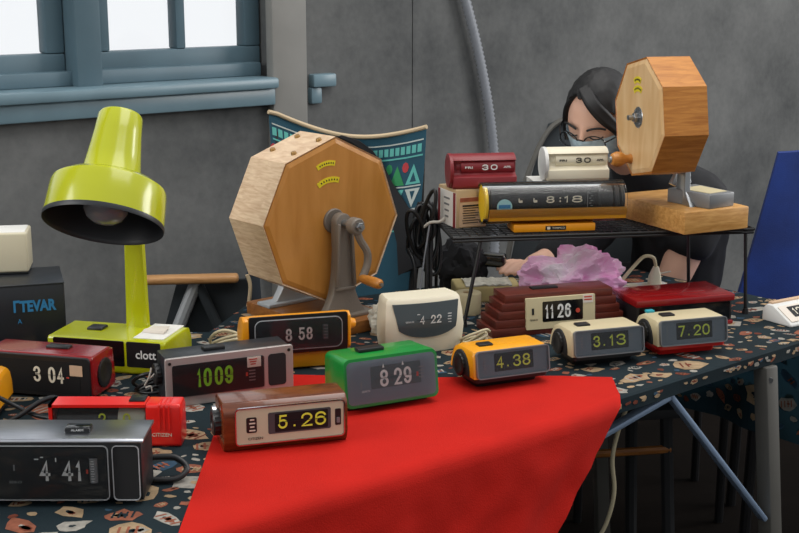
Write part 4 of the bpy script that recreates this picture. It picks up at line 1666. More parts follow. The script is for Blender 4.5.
before = list(d2.children)
fr = drum(d2, (0, 0, 0), 0.135, 0.103, 11, 'face_wood_lit', 'honey_shaded', [],
          [(-0.008, 0.052, 0.03, 60, 130, 0.013), (-0.004, 0.028, 0.035, 60, 130, 0.013)])
b = B()
b.cyl((0, 0.006, 0.0), (0, -0.001, 0.0), 0.024, n=30, bev=0.0015)
hb2 = b.build('hub_flange', 'steel', d2)
b = B()
b.cyl((0, 0.0, 0), (0, -0.012, 0), 0.011, n=6, bev=0.001)
b.cyl((0, -0.010, 0), (0, -0.024, 0), 0.006, n=14)
b.build('hub_bolt', 'steel', hb2)
b = B()
for i in range(4):
    a = R(45 + 90 * i)
    b.cyl((0.018 * math.cos(a), 0, 0.018 * math.sin(a)), (0.018 * math.cos(a), -0.003, 0.018 * math.sin(a)), 0.0025, n=8)
b.build('flange_screws', 'grey_metal', hb2)
b = B()
pm = Matrix.Translation((-0.030, -0.002, -0.095)) @ Matrix.Rotation(R(90), 4, 'X')
b.lathe([(0.012, -0.006), (0.009, 0.006), (0.010, 0.012), (0.016, 0.022), (0.0175, 0.032), (0.013, 0.043), (0.005, 0.047)], 24, pm)
kb = b.build('wooden_knob', 'honey_shaded', d2)
b = B(pm)
b.cyl((0, 0, 0.046), (0, 0, 0.050), 0.008, 0.006, 16)
b.build('knob_ferrule', 'steel', kb)
for c in list(d2.children):
    if c not in before:
        shift(c, d2i @ DM)
# bracket holding the drum from its far side, and the grey block below it
b = B(d2i @ DM)
zb2 = SZ + 0.050 - C2w.z
b.prism([(-0.014, 0.109, 0.02), (0.014, 0.109, 0.02), (0.022, 0.109, zb2 + 0.03), (0.05, 0.109, zb2), (-0.05, 0.109, zb2), (-0.022, 0.109, zb2 + 0.03)], (0, 0.014, 0), 0.002)
b.cyl((0, 0.101, 0), (0, 0.127, 0), 0.016, n=24, bev=0.002)
b.build('stand_upright', 'steel', d2)
b = B()
b.prism([(0.070, 0.006, 0.050), (0.148, 0.018, 0.050), (0.140, 0.145, 0.050), (0.046, 0.125, 0.050)], (0, 0, 0.032), 0.003)
blk = b.build('stand_block', 'grey_metal', d2, 'grey metal block with pale top')
b = B()
b.prism([(0.080, 0.020, 0.0818), (0.136, 0.030, 0.0818), (0.130, 0.115, 0.0818), (0.064, 0.102, 0.0818)], (0, 0, 0.0012))
b.build('pale_sheet', 'card_cream', blk)
b = B()
b.tube([(0.090, 0.165, 0.080), (0.105, 0.165, 0.105), (0.125, 0.17, 0.112), (0.142, 0.175, 0.080)], 0.009, 10, 5)
b.build('clamp_loop', 'steel', d2)


# ------------------------------------------------------------------ wire shelf
SA = Vector((0.115, 2.752, 0))
sh_yaw = 8.6
shf = thing('wire_shelf', 'low black wire shelf standing on the table, carrying boxes and clocks', 'shelf', (SA.x, SA.y, CZ), sh_yaw)
W_, D_ = 0.685, 0.255
zt = SZ - CZ - 0.003
b = B()
b.tube([(0, 0, zt - 0.002), (W_, 0, zt - 0.002)], 0.0035, 8, 1)
b.tube([(0, D_, zt - 0.002), (W_, D_, zt - 0.002)], 0.0035, 8, 1)
b.tube([(0, 0, zt - 0.002), (0, D_, zt - 0.002)], 0.0035, 8, 1)
b.tube([(W_, 0, zt - 0.002), (W_, D_, zt - 0.002)], 0.0035, 8, 1)
b.tube([(0, 0, zt - 0.009), (W_, 0, zt - 0.009)], 0.003, 8, 1)
b.build('rim', 'black_metal', shf)
b = B()
nx = 34
for i in range(1, nx):
    b.tube([(W_ * i / nx, 0, zt), (W_ * i / nx, D_, zt)], 0.0016, 6, 1)
for j in range(1, 13):
    b.tube([(0, D_ * j / 13, zt + 0.001), (W_, D_ * j / 13, zt + 0.001)], 0.0016, 6, 1)
b.build('wire_mesh', 'black_metal', shf)
for x, y, ex, ey in ((0.065, 0.005, 0.025, -0.01), (0.57, 0.10, 0.59, 0.125), (0.01, D_ - 0.01, 0.01, D_ + 0.0), (W_ - 0.014, 0.012, W_ - 0.006, 0.004)):
    b = B()
    b.tube([(x, y, zt), (ex, ey, 0.004)], 0.0042, 8, 1)
    lg = b.build('leg', 'black_metal', shf)
    b = B()
    b.cyl((ex, ey, 0), (ex, ey, 0.012), 0.008, 0.006, 12)
    b.build('leg_tip', 'black', lg)

# things on the shelf: local placing helper along the shelf front
sa = R(sh_yaw)


def onshelf(x, y):
    return (SA.x + x * math.cos(sa) - y * math.sin(sa), SA.y + x * math.sin(sa) + y * math.cos(sa), SZ)


# 8:18 tube clock
px_, py_, pz_ = onshelf(0.225, 0.055)
t = thing('flip_clock', 'long clear tube flip clock on amber stand, reading 8:18', 'clock', (px_ + 0.007, py_ - 0.005, SZ), 8, 'flip clocks on the wire shelf')
b = B()
b.prism([(-0.092, -0.034, 0.0), (0.092, -0.034, 0.0), (0.092, 0.034, 0.0), (-0.092, 0.034, 0.0)], (0, 0, 0.017), 0.002)
st = b.build('stand', 'orange', t, 'amber plastic stand')
rpart(st, FM(0, -0.034, 0.0085), 'name_plate', 'black', 0.002, 0, 0, 0.001, 0.046, 0.009, 0.001)
lettering(st, FM(0, -0.035, 0.0085), 'TWEMCO', 0.008, 0, 0.0002, 0.028, 0.004, 'digit_cream')
b = B(FM(0, -0.035, 0.0085))
b.rrect(-0.014, 0, 0.0002, 0.0008, 0.007, 0.006, 0.001)
b.build('plate_logo', 'digit_cream', st)
rt, LT = 0.046, 0.320
zc = 0.015 + rt
xl, xr = -LT / 2 - 0.0, LT / 2
b = B()   # clear tube, open wall
def ringx(x, r, n=44):
    return [(x, -r * math.cos(2 * math.pi * i / n), zc + r * math.sin(2 * math.pi * i / n)) for i in range(n)]
b.loft([ringx(xl, rt), ringx(xr, rt), ringx(xr, rt - 0.003), ringx(xl, rt - 0.003), ringx(xl, rt)], False, False)
b.build('clear_tube', 'acrylic', t)
b = B()
b.cyl((xl + 0.004, 0, zc), (xl + 0.010, 0, zc), rt - 0.004, n=44)
b.build('end_disc', 'lemon', t, 'yellow end disc')
b = B()
b.cyl((xl + 0.018, 0.002, zc + 0.004), (xr - 0.062, 0.002, zc + 0.004), 0.036, n=44)
b.build('clock_drum', 'dark_panel', t)
b = B()
b.cyl((xr - 0.062, 0.002, zc + 0.004), (xr - 0.030, 0.002, zc + 0.004), 0.0375, n=44)
b.build('setting_ring', 'black', t)
b = B()
b.cyl((xr - 0.026, 0.002, zc + 0.003), (xr - 0.014, 0.002, zc + 0.003), 0.037, n=44, bev=0.002)
b.cyl((xr - 0.012, 0.002, zc + 0.003), (xr - 0.002, 0.002, zc + 0.003), 0.037, n=44, bev=0.002)
b.build('end_knob', 'black', t)
b = B()
b.prism([(xl + 0.012, -0.036, zc - 0.034), (xl + 0.012, -0.041, zc - 0.008), (xl + 0.012, -0.037, zc - 0.008), (xl + 0.012, -0.030, zc - 0.036)], (LT - 0.012, 0, 0), 0.0)
b.prism([(xl + 0.012, -0.030, zc - 0.036), (xl + 0.012, 0.030, zc - 0.036), (xl + 0.012, 0.030, zc - 0.033), (xl + 0.012, -0.030, zc - 0.033)], (LT - 0.012, 0, 0), 0.0)
b.build('amber_tray', 'mustard', t, 'amber tray inside the tube')
F = FM(0, -0.0345, zc + 0.008)
digits(t, F, [('8', -0.012, 0.003, 0.001, 0.018, 0.015, 'hour_digit'), ('18', 0.039, 0.003, 0.001, 0.042, 0.015, 'minute_digits')], 'digit_cream', 0.03)
b = B(F)
b.box((0.010, 0.006, 0.0015), (0.003, 0.003, 0.001))
b.box((0.010, -0.001, 0.0015), (0.003, 0.003, 0.001))
for u in (-0.078, -0.045):
    b.box((u, 0.000, 0.0014), (0.007, 0.005, 0.001))
    b.box((u - 0.004, 0.003, 0.0014), (0.002, 0.008, 0.001))
b.build('separator_dot', 'digit_cream', t)
b = B(F)
for i in range(8):
    b.box((0.0775 + 0.004 * (i % 2), -0.018 + i * 0.0055, 0.0005), (0.005, 0.0014, 0.001))
b.box((0.0715, 0, 0.0016), (0.001, 0.044, 0.001))
b.build('scale_mark', 'print_grey', t)
b = B(FM(0, -0.0345, zc - 0.003))
b.cyl((-0.114, 0, 0.0015), (-0.114, 0, 0.0024), 0.017, n=28)
sk = b.build('round_sticker', 'sticker_cyan', t, 'round white and blue sticker')
b = B(FM(0, -0.0345, zc - 0.003))
b.box((-0.114, 0.001, 0.0027), (0.026, 0.008, 0.0008))
b.build('sticker_band', 'print_blue', sk)


# roll-shaped perpetual calendars
def calendar(loc, rz, m, dm, label, day, mon):
    w, r = 0.146, 0.0375
    t = thing('desk_calendar', label, 'desk calendar', loc, rz, 'roll calendars on the wire shelf')
    # body: drum with a stepped window facing forward
    def prof(rr):
        p = []
        for i in range(33):
            a = R(-62 + (360 - 56) * i / 32 - 0)   # leave the front quarter for the window
            p.append(a)
        return p
    def sect(x):
        out = []
        for i in range(30):
            a = R(150 - 290 * i / 29)     # from upper front round the back to lower front
            out.append((x, -r * math.cos(a) * -1 * -1, r + r * math.sin(a)))
        return out
    b = B()
    pr2 = []
    for i in range(25):
        a = R(138 - (138 + 90) * i / 24)          # upper front, over the top, back, to the bottom
        pr2.append((r * math.cos(a), r + r * math.sin(a)))
    pr2 += [(-0.030, 0.0), (-0.036, 0.006), (-0.036, 0.026), (-0.024, 0.030), (-0.020, 0.034), (-0.020, 0.060), (-0.025, 0.064)]
    side_prism(b, pr2, -w / 2 + 0.003, w / 2, 0.001)
    b.build('case', m, t)
    b = B()
    b.cyl((-w / 2 - 0.004, 0, r), (-w / 2 + 0.004, 0, r), r + 0.0008, n=40, bev=0.001)
    b.build('end_disc', 'maroon' if m == 'maroon' else 'white', t)
    b = B()
    b.cyl((-w / 2 + 0.022, -0.010, 0.047), (w / 2 - 0.004, -0.010, 0.047), 0.0165, n=28)
    b.build('date_drum', m, t)
    F = FM(0, -0.0265, 0.047)
    digits(t, F, [('3', 0.003, 0.0, 0.0005, 0.014, 0.0125, 'day_digit'), ('0', 0.023, 0.0, 0.0005, 0.015, 0.0125, 'day_digit')], dm, 0.06)
    digits(t, F, [(day, -0.034, 0.0, 0.0005, 0.017, 0.0048, 'weekday_lettering'), (mon, 0.053, 0.0, 0.0005, 0.017, 0.0048, 'month_lettering')], dm, 0.02)
    b = B()
    b.cyl((-w / 2 + 0.012, -0.008, 0.047), (-w / 2 + 0.022, -0.008, 0.047), 0.014, n=20)
    b.build('setting_wheel', m, t)
    return t


bx = onshelf(0.055, 0.125)
calendar((bx[0] + 0.033, bx[1] + 0.005, SZ + 0.0865), 8, 'maroon', 'digit_white', 'dark red roll calendar showing 30 on the small kraft box', 'FRI', 'APR')
cx2 = onshelf(0.305, 0.185)
calendar((cx2[0] + 0.015, cx2[1], SZ + 0.089), 8, 'ivory', 'print_black', 'cream roll calendar showing FRI 30 APR behind the tube clock', 'FRI', 'APR')
# white box that carries the cream calendar
t = thing('cardboard_box', 'plain white box behind the tube clock, under the cream calendar', 'box', (cx2[0] + 0.01, cx2[1] + 0.015, SZ), 8)
b = B()
b.box((-0.015, 0, 0.043), (0.16, 0.09, 0.086), 0.002)
b.build('carton', 'card_white', t)
b = B()
b.box((-0.015, 0.0, 0.0872), (0.162, 0.092, 0.002), 0.0005)
b.build('lid_flap', 'card_white', t)
# kraft box with printed side under the red calendar
t = thing('cardboard_box', 'small kraft box with orange stripe and printed text under the red calendar', 'box', (bx[0] + 0.010, bx[1] - 0.035, SZ), 22)
b = B()
b.box((0.0, 0.050, 0.043), (0.074, 0.098, 0.086), 0.0015)
cb = b.build('carton', 'kraft', t)
F = FM(0, 0.0005, 0.040)
rpart(cb, F, 'printed_panel', 'sticker_tan', 0.002, -0.004, 0, 0.0012, 0.064, 0.066, 0.001)
b = B(F)
b.prism([(-0.029, 0.019, 0.001), (0.033, 0.019, 0.001), (0.038, 0.012, 0.001), (0.030, 0.019, 0.001), (0.022, 0.028, 0.001), (-0.034, 0.028, 0.001)][:2] + [(0.033, 0.028, 0.001), (-0.029, 0.028, 0.001)], (0, 0, 0.0008))
b.build('orange_stripe', 'motif_salmon', cb)
b = B(F)
for i in range(8):
    b.box((0.0 - 0.003 * (i % 3), 0.010 - i * 0.0055, 0.0016), (0.046 - 0.008 * (i % 3), 0.0018 if i else 0.004, 0.0006))
b.build('printed_text', 'print_black', cb)
b = B()
b.box((-0.0377, 0.050, 0.040), (0.0012, 0.094, 0.078))
sp = b.build('side_panel', 'card_white', t, 'white side with dark red edges')
b = B()
b.box((-0.0386, 0.009, 0.040), (0.0012, 0.012, 0.078))
b.box((-0.0386, 0.092, 0.040), (0.0012, 0.010, 0.078))
b.build('edge_stripe', 'maroon', sp)
b = B()
for i in range(4):
    b.box((-0.0386, 0.05, 0.062 - i * 0.014), (0.0012, 0.03 - 0.004 * i, 0.004))
b.build('side_print', 'print_grey', sp)


# ------------------------------------------------------------------ boxes at the left
t = thing('carton', 'black carton with blue lettering at the left edge', 'box', (-0.818, 2.595, CZ), 18)
b = B()
b.box((0, 0.08, 0.0625), (0.25, 0.16, 0.125), 0.004)
cb = b.build('box_body', 'darkbox', t)
b = B()
b.box((0, 0.08, 0.1255), (0.252, 0.162, 0.003), 0.001)
b.build('box_lid', 'darkbox', t)
F = FM(0, -0.001, 0.072)
lettering(cb, F, '\u0413TEVAR', 0.064, 0.010, 0.0005, 0.086, 0.026, 'print_blue', 'box_lettering', 0.045)
lettering(cb, F, 'A', 0.032, -0.022, 0.0005, 0.009, 0.010, 'print_blue', 'box_mark')
b = B(F)
b.box((-0.022, -0.01, 0.0005), (0.006, 0.10, 0.0006))
b.build('blue_stripe', 'print_blue', cb)
t = thing('carton', 'cream carton lying on the black carton at the left edge', 'box', (-0.912, 2.700, CZ + 0.1275), 10)
b = B()
b.box((0.02, 0.03, 0.047), (0.20, 0.09, 0.086), 0.005, 3)
b.build('box_body', 'cream', t)
b = B()
b.box((0.02, 0.03, 0.0895), (0.19, 0.08, 0.004), 0.002)
b.build('box_lid', 'card_white', t)
b = B()
b.box((0.02, 0.03, 0.002), (0.196, 0.086, 0.004), 0.001)
b.build('box_foot', 'black', t)


# ------------------------------------------------------------------ things under and beside the shelf
# crumpled pink bag
def crumple(name, c, s, m, seed, amp, label, cat, sub=4, flat=0.0):
    b = B()
    bmesh.ops.create_icosphere(b.bm, subdivisions=sub, radius=1.0)
    for v in b.bm.verts:
        n = v.co.normalized()
        k = 0.85 + amp * 0.5 * noise.noise(n * 1.6 + Vector((seed, 0.3, 1.1)))
        for o_, a_ in ((2.0, 0.46), (4.4, 0.16)):
            k += amp * a_ * (0.45 - abs(noise.noise(n * o_ + Vector((seed, 1.7, 3.1)) + noise.noise_vector(n * 2.3) * 0.6)) * 1.6)
        p = Vector((n.x * k * s[0], n.y * k * s[1], n.z * k * s[2]))
        p.z = max(p.z, -s[2] * 0.72)
        v.co = Vector(c) + p + Vector((0, 0, s[2] * 0.72))
    return tag(b.build(name, m, angle=16), label, cat)


crumple('plastic_bag', (0.405, 2.935, CZ), (0.122, 0.070, 0.080), 'pink_bag', 4.7, 0.66, 'crumpled pink and white plastic bag under the wire shelf', 'bag', 5)
crumple('plastic_wrap', (-0.026, 2.69, CZ), (0.042, 0.030, 0.042), 'plastic_film', 6.1, 0.6, 'crumpled clear plastic between the big drum stand and the cream clock', 'plastic wrap', 4)
crumple('dark_filler', (0.150, 3.085, CZ), (0.075, 0.035, 0.075), 'shirt', 9.3, 0.45, 'made-up black bundle filling the darkness under the left end of the wire shelf', 'bag', 4)  # added black lump that darkens the gap below the shelf
# kraft packet with clear wrap behind the cream clock
t = thing('paper_packet', 'kraft paper packet in crumpled clear wrap, left of the pink bag', 'packet', (0.205, 3.00, CZ), 6)
b = B()
b.box((0, 0, 0.020), (0.155, 0.09, 0.040), 0.006, 3)
b.build('packet', 'kraft_pale', t)
b = B()
bmesh.ops.create_grid(b.bm, x_segments=26, y_segments=12, size=0.5)
for v in b.bm.verts:
    x, y = v.co.x * 0.11, v.co.y * 0.075
    v.co = Vector((x + 0.0, y - 0.006, 0.043 + 0.008 * abs(noise.noise(Vector((x * 60, y * 60, 2)))) - 0.02 * max(0, abs(v.co.y) - 0.4)))
geo = bmesh.ops.extrude_face_region(b.bm, geom=list(b.bm.faces))
bmesh.ops.translate(b.bm, verts=[x for x in geo['geom'] if isinstance(x, bmesh.types.BMVert)], vec=(0, 0, -0.003))
bmesh.ops.recalc_face_normals(b.bm, faces=list(b.bm.faces))
b.build('wrapping', 'plastic_film', t)
# white roll below it
t = thing('paper_roll', 'pale roll standing behind the stepped wooden clock', 'roll', (0.155, 2.865, CZ))
b = B()
b.lathe([(0.012, 0.0), (0.030, 0.0), (0.031, 0.002), (0.031, 0.046), (0.030, 0.048), (0.012, 0.048), (0.012, 0.0)], 32, None, False, False)
b.build('roll', 'card_cream', t)
b = B()
b.lathe([(0.009, 0.001), (0.0118, 0.001), (0.0118, 0.047), (0.009, 0.047), (0.009, 0.001)], 20, None, False, False)
b.build('core', 'kraft', t)
# white plug and socket strip
t = thing('power_strip', 'white power strip with a cream plug right of the pink bag', 'power strip', (0.56, 2.985, CZ), 12)
b = B()
b.box((0, 0, 0.018), (0.16, 0.05, 0.036), 0.006, 3)
b.build('strip_body', 'white', t)
for i in range(3):
    b = B()
    b.cyl((-0.052 + 0.04 * i, 0, 0.034), (-0.052 + 0.04 * i, 0, 0.0368), 0.014, n=20)
    b.build('socket', 'ivory', t)
b = B()
b.loft([[(0.045 + x, y, 0.034) for x, y in rr_pts(0.030, 0.026, 0.006)], [(0.045 + x, y, 0.056) for x, y in rr_pts(0.026, 0.022, 0.006)], [(0.047 + x * 0.45, y * 0.5, 0.078) for x, y in rr_pts(0.026, 0.022, 0.006)]])
pl = b.build('plug', 'ivory', t)
b = B()
b.tube([(0.047, 0, 0.076), (0.038, -0.004, 0.100), (0.012, -0.01, 0.106), (-0.018, -0.02, 0.085), (-0.05, -0.03, 0.055), (-0.075, -0.03, 0.02)], 0.0042, 8, 6)
b.build('plug_cord', 'cord_cream', pl)
b = B()
b.box((0.062, -0.002, 0.062), (0.045, 0.004, 0.003), 0.001, 1, Matrix.Rotation(R(-8), 4, 'Y'))
b.build('cable_tie', 'cord_white', pl)
# black pliers-like tool the hand holds
t = thing('pen_case', 'glossy black case with silver edge held under the shelf', 'case', (0.215, 3.09, CZ + 0.062), -18)
b = B()
b.box((0, 0, 0.012), (0.09, 0.03, 0.034), 0.008, 3)
b.build('case_body', 'black_gloss', t)
b = B()
b.box((0.018, -0.012, 0.0285), (0.05, 0.010, 0.004), 0.001)
b.build('silver_edge', 'steel', t)

# black cables bundled at the shelf's left end
random.seed(11)
hx, hy, hz = onshelf(0.0, 0.18)[0], onshelf(0.0, 0.18)[1], SZ
for k in range(8):
    pts_ = []
    n = 11
    lx, lz = random.uniform(0.012, 0.026), random.uniform(0.035, 0.085)
    xo, yo, zo = random.uniform(-0.035, 0.006), random.uniform(-0.03, 0.03), random.uniform(-0.07, 0.01)
    tl = random.uniform(-0.5, 0.5)
    for i in range(n):
        a = 2 * math.pi * i / n + k
        x_, z_ = lx * math.sin(a), lz * math.cos(a)
        pts_.append((hx - 0.02 + xo + x_ * math.cos(tl) + z_ * math.sin(tl) * 0.5, hy + yo + 0.014 * math.cos(a + k), hz + zo + z_ * math.cos(tl)))
    pts_ += [pts_[0]] + ([(hx - 0.02 + xo, hy + yo - 0.03, hz - 0.10), (hx - 0.015 + xo, hy + yo - 0.045, CZ + 0.012), (hx + 0.03 + xo, hy + yo - 0.05, CZ + 0.008)] if k % 2 == 0 else [])
    cord('cable', 'black cable loops hanging at the left end of the wire shelf', 'cord_black', pts_, 0.0046, 6, 'cable', 'black cables at the wire shelf')
b = B()
b.tube([(hx - 0.035, hy - 0.035, hz - 0.010), (hx - 0.018, hy - 0.042, hz + 0.004), (hx + 0.002, hy - 0.044, hz + 0.006), (hx + 0.014, hy - 0.042, hz + 0.014)], 0.0035, 8, 5)
tag(b.build('cable_tie', 'cord_white'), 'white tie around the black cables at the shelf end', 'cable tie')
cord('thin_cable', 'thin grey cable running down from the white tie to the table', 'conduit', [(hx - 0.020, hy - 0.040, hz), (hx - 0.035, hy - 0.055, hz - 0.10), (hx - 0.047, hy - 0.07, CZ + 0.004)], 0.0022, 6, 'cable')

# cords on the table
def coil(name, label, m, c, n, r, seed, lift=0.02, rr=0.003, group=None):
    rn = random.Random(seed)
    pts_ = []
    for i in range(n * 8 + 1):
        a = 2 * math.pi * i / 8
        q = r * (1 + 0.25 * math.sin(i * 0.7 + seed))
        pts_.append((c[0] + q * math.cos(a) + rn.uniform(-1, 1) * r * 0.08, c[1] + 0.55 * q * math.sin(a), CZ + rr + 0.001 + lift * (0.5 + 0.5 * math.sin(a * 1.0 + i * 0.11)) * (i / (n * 8))))
    return cord(name, label, m, pts_, rr, 5, 'cord', group)


coil('coiled_cord', 'bundled cream cord left of the orange clock', 'cord_cream', (-0.355, 2.565), 4, 0.040, 3, 0.045, 0.0034)
coil('coiled_cord', 'cream cord bundle between the cream clock and the stepped wooden clock', 'cord_cream', (0.157, 2.60), 3, 0.028, 5, 0.035, 0.003)
coil('coiled_cord', 'black cord bundle with white tie between lamp base and silver clock', 'cord_black', (-0.455, 2.285), 4, 0.030, 8, 0.040, 0.0035)
b = B()
b.tube([(-0.462, 2.250, CZ + 0.026), (-0.452, 2.246, CZ + 0.044), (-0.448, 2.248, CZ + 0.060)], 0.0016, 6, 4)
b.tube([(-0.452, 2.247, CZ + 0.040), (-0.442, 2.246, CZ + 0.050), (-0.436, 2.248, CZ + 0.056)], 0.0014, 6, 4)
b.tube([(-0.460, 2.249, CZ + 0.022), (-0.450, 2.247, CZ + 0.026), (-0.448, 2.247, CZ + 0.016)], 0.0014, 6, 4)
tag(b.build('wire_tie', 'cord_white'), 'white wire tie on the black cord beside the silver clock', 'wire tie')
cord('black_cord', 'black cord looping on the cloth before the red clock', 'cord_black', [(-0.68, 2.085, CZ + 0.005), (-0.645, 2.10, CZ + 0.022), (-0.615, 2.115, CZ + 0.040), (-0.590, 2.125, CZ + 0.045), (-0.575, 2.11, CZ + 0.030), (-0.60, 2.095, CZ + 0.012), (-0.655, 2.09, CZ + 0.006)], 0.0045)
cord('black_cord', 'thin black cord beside the left yellow clock', 'cord_black', [(-0.70, 2.11, CZ + 0.06), (-0.655, 2.12, CZ + 0.030), (-0.62, 2.11, CZ + 0.018), (-0.585, 2.10, CZ + 0.016), (-0.572, 2.085, CZ + 0.02), (-0.59, 2.075, CZ + 0.006)], 0.004)
cord('black_cord', 'thick black cord looping out at the right of the black clock', 'cord_black', [(-0.40, 1.875, CZ + 0.030), (-0.365, 1.88, CZ + 0.032), (-0.342, 1.88, CZ + 0.030), (-0.325, 1.87, CZ + 0.018), (-0.335, 1.855, CZ + 0.008), (-0.36, 1.85, CZ + 0.006), (-0.40, 1.852, CZ + 0.008)], 0.005)
cord('white_cord', 'cream cord hanging under the table beside the red cloth', 'cord_cream', [(0.462, 2.45, 0.688), (0.448, 2.44, 0.64), (0.432, 2.44, 0.585), (0.424, 2.44, 0.53), (0.430, 2.44, 0.46), (0.415, 2.44, 0.39), (0.385, 2.44, 0.335)], 0.0045)
cord('white_cord', 'thin cream cord drooping sideways under the table', 'cord_cream', [(0.45, 2.47, 0.66), (0.425, 2.47, 0.636), (0.38, 2.47, 0.628), (0.33, 2.47, 0.632), (0.29, 2.46, 0.64)], 0.003)

# dark stool under the table
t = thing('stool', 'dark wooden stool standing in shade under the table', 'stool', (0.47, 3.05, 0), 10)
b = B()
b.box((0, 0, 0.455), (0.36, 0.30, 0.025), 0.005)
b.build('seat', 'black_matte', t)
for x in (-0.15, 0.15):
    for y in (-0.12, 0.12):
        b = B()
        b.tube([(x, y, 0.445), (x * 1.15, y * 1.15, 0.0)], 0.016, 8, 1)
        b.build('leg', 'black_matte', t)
b = B()
b.tube([(-0.16, -0.13, 0.36), (0.16, -0.13, 0.36)], 0.010, 8, 1)
b.build('stretcher', 'brown_base', t)


# ------------------------------------------------------------------ chairs behind
# folding chair with wooden arms, left
t = thing('folding_chair', 'dark canvas folding chair with tan wooden arm behind the lamp', 'chair', (-0.50, 3.10, 0), 8)
ci = (Matrix.Translation((-0.50, 3.10, 0)) @ Matrix.Rotation(R(8), 4, 'Z')).inverted()
b = B(ci)
b.box((-0.52, 3.10, 0.744), (0.25, 0.04, 0.020), 0.008, 3, Matrix.Rotation(R(6), 4, 'Z'))
b.build('armrest', 'arm_wood', t, 'tan wooden armrest')
for y in (3.12,):
    b = B(ci)
    b.tube([(-0.50, y, 0.735), (-0.64, y - 0.02, 0.40), (-0.80, y - 0.03, 0.0)], 0.016, 10, 1)
    b.build('leg', 'aluminium', t)
    b = B(ci)
    b.tube([(-0.50, y, 0.735), (-0.36, y, 0.40), (-0.25, y, 0.0)], 0.013, 10, 1)
    b.build('leg', 'dark_canvas', t)
b = B(ci)
lo = []
for y in (3.14, 3.34):
    lo.append([(-0.68, y, 0.50), (-0.45, y, 0.47), (-0.385, y, 0.52), (-0.365, y, 0.62), (-0.372, y, 0.745), (-0.382, y, 0.745), (-0.375, y, 0.62), (-0.40, y, 0.53), (-0.455, y, 0.485), (-0.68, y, 0.515)])
b.loft(lo)
b.build('canvas_sling', 'navy', t)
b = B(ci)
b.tube([(-0.375, 3.115, 0.752), (-0.368, 3.115, 0.72), (-0.378, 3.115, 0.66), (-0.41, 3.115, 0.58)], 0.005, 8, 5)
b.build('seam_piping', 'piping', t)
b = B(ci)
b.prism([(-0.62, 3.135, 0.50), (-0.385, 3.135, 0.50), (-0.37, 3.135, 0.735), (-0.55, 3.135, 0.735)], (0, 0.012, 0))
b.build('side_panel', 'dark_canvas', t)

# patterned camp chair behind the big drum
Yc = 3.16
t = thing('camp_chair', 'camp chair with teal patterned fabric back and cream piping behind the big drum', 'chair', (-0.13, Yc, 0), 0)
ti = Matrix.Translation((0.13, -Yc, 0))
xl_, xr_ = -0.318, 0.066
zl_, zr_ = 1.145, 1.113


def fab(u, v, off=0.0):
    """fabric back hung between two corners: u across, v down"""
    x = xl_ + (xr_ - xl_) * u
    sag = 0.048 * (1 - (2 * u - 1.05) ** 2) ** 1.0 if abs(2 * u - 1.05) < 1 else 0
    z = zl_ + (zr_ - zl_) * u - max(0, sag) * (1 - 0.3 * v) - v * 0.50
    x = x + (0.5 - u) * 0.09 * max(v, 0) ** 1.2
    y = Yc + 0.09 * (1 - (2 * u - 1) ** 2) * (0.6 + 0.4 * v) - 0.10 * v + 0.012 * math.sin(u * 9 + v * 5)
    return Vector((x, y - off, z))


b = B(ti)
NU, NV = 30, 24
L = [[b.v(fab(i / NU, j / NV)) for i in range(NU + 1)] for j in range(NV + 1)]
Lb = [[b.v(fab(i / NU, j / NV, -0.006)) for i in range(NU + 1)] for j in range(NV + 1)]
for j in range(NV):
    for i in range(NU):
        b.bm.faces.new((L[j][i], L[j + 1][i], L[j + 1][i + 1], L[j][i + 1]))
        b.bm.faces.new((Lb[j][i], Lb[j][i + 1], Lb[j + 1][i + 1], Lb[j + 1][i]))
rn = random.Random(2)


def pat(pts_, mi, off=0.0012):
    f = b.bm.faces.new([b.v(fab(u, v * 1.3 - 0.01, off)) for u, v in pts_])
    f.material_index = mi


n = 9
for i in range(n):
    u0, u1 = 0.015 + 0.97 * i / n, 0.015 + 0.97 * (i + 1) / n
    um = (u0 + u1) / 2
    du = (u1 - u0)
    # dotted band
    for k in range(3):
        a = u0 + du * k / 3
        pat([(a, 0.060), (a, 0.090), (a + du * 0.24, 0.090), (a + du * 0.24, 0.060)], 1)
        pat([(a, 0.335), (a + du * 0.12, 0.36), (a + du * 0.28, 0.335), (a + du * 0.12, 0.31)], 1)
    pat([(u0, 0.044), (u0, 0.049), (u1, 0.049), (u1, 0.044)], 3)
    pat([(u0, 0.100), (u0, 0.106), (u1, 0.106), (u1, 0.100)], 1)
    pat([(u0, 0.210), (u0, 0.215), (u1, 0.215), (u1, 0.210)], 3)
    pat([(u0, 0.295), (u0, 0.302), (u1, 0.302), (u1, 0.295)], 3)
    pat([(u0, 0.372), (u0, 0.378), (u1, 0.378), (u1, 0.372)], 1)
    # triangles up and down with dots
    m1 = (1, 3, 1, 2)[i % 4]
    pat([(um, 0.130), (u0 + du * 0.04, 0.205), (u1 - du * 0.04, 0.205)], m1)
    pat([(um, 0.160), (u0 + du * 0.3, 0.196), (u1 - du * 0.3, 0.196)], 0, 0.002)
    m2 = (2, 1, 3)[i % 3]
    pat([(u0 + du * 0.04, 0.222), (um, 0.290), (u1 - du * 0.04, 0.222)], m2)
    pat([(u0 + du * 0.34, 0.230), (um, 0.262), (u1 - du * 0.34, 0.230)], 0, 0.002)
    c = (u0, 0.140)
    k = 8
    pat([(c[0] + du * 0.20 * math.cos(2 * math.pi * q / k), c[1] - 0.020 * math.sin(2 * math.pi * q / k)) for q in range(k)][::-1], (4, 2)[i % 2])
b.build('fabric_back', ['teal', 'teal_mint', 'teal_green', 'teal_white', 'teal_red'], t)
b = B(ti)
b.tube([fab(i / 20, -0.004, 0.001) for i in range(21)], 0.0055, 8, 1)
b.build('piping', 'piping', t)
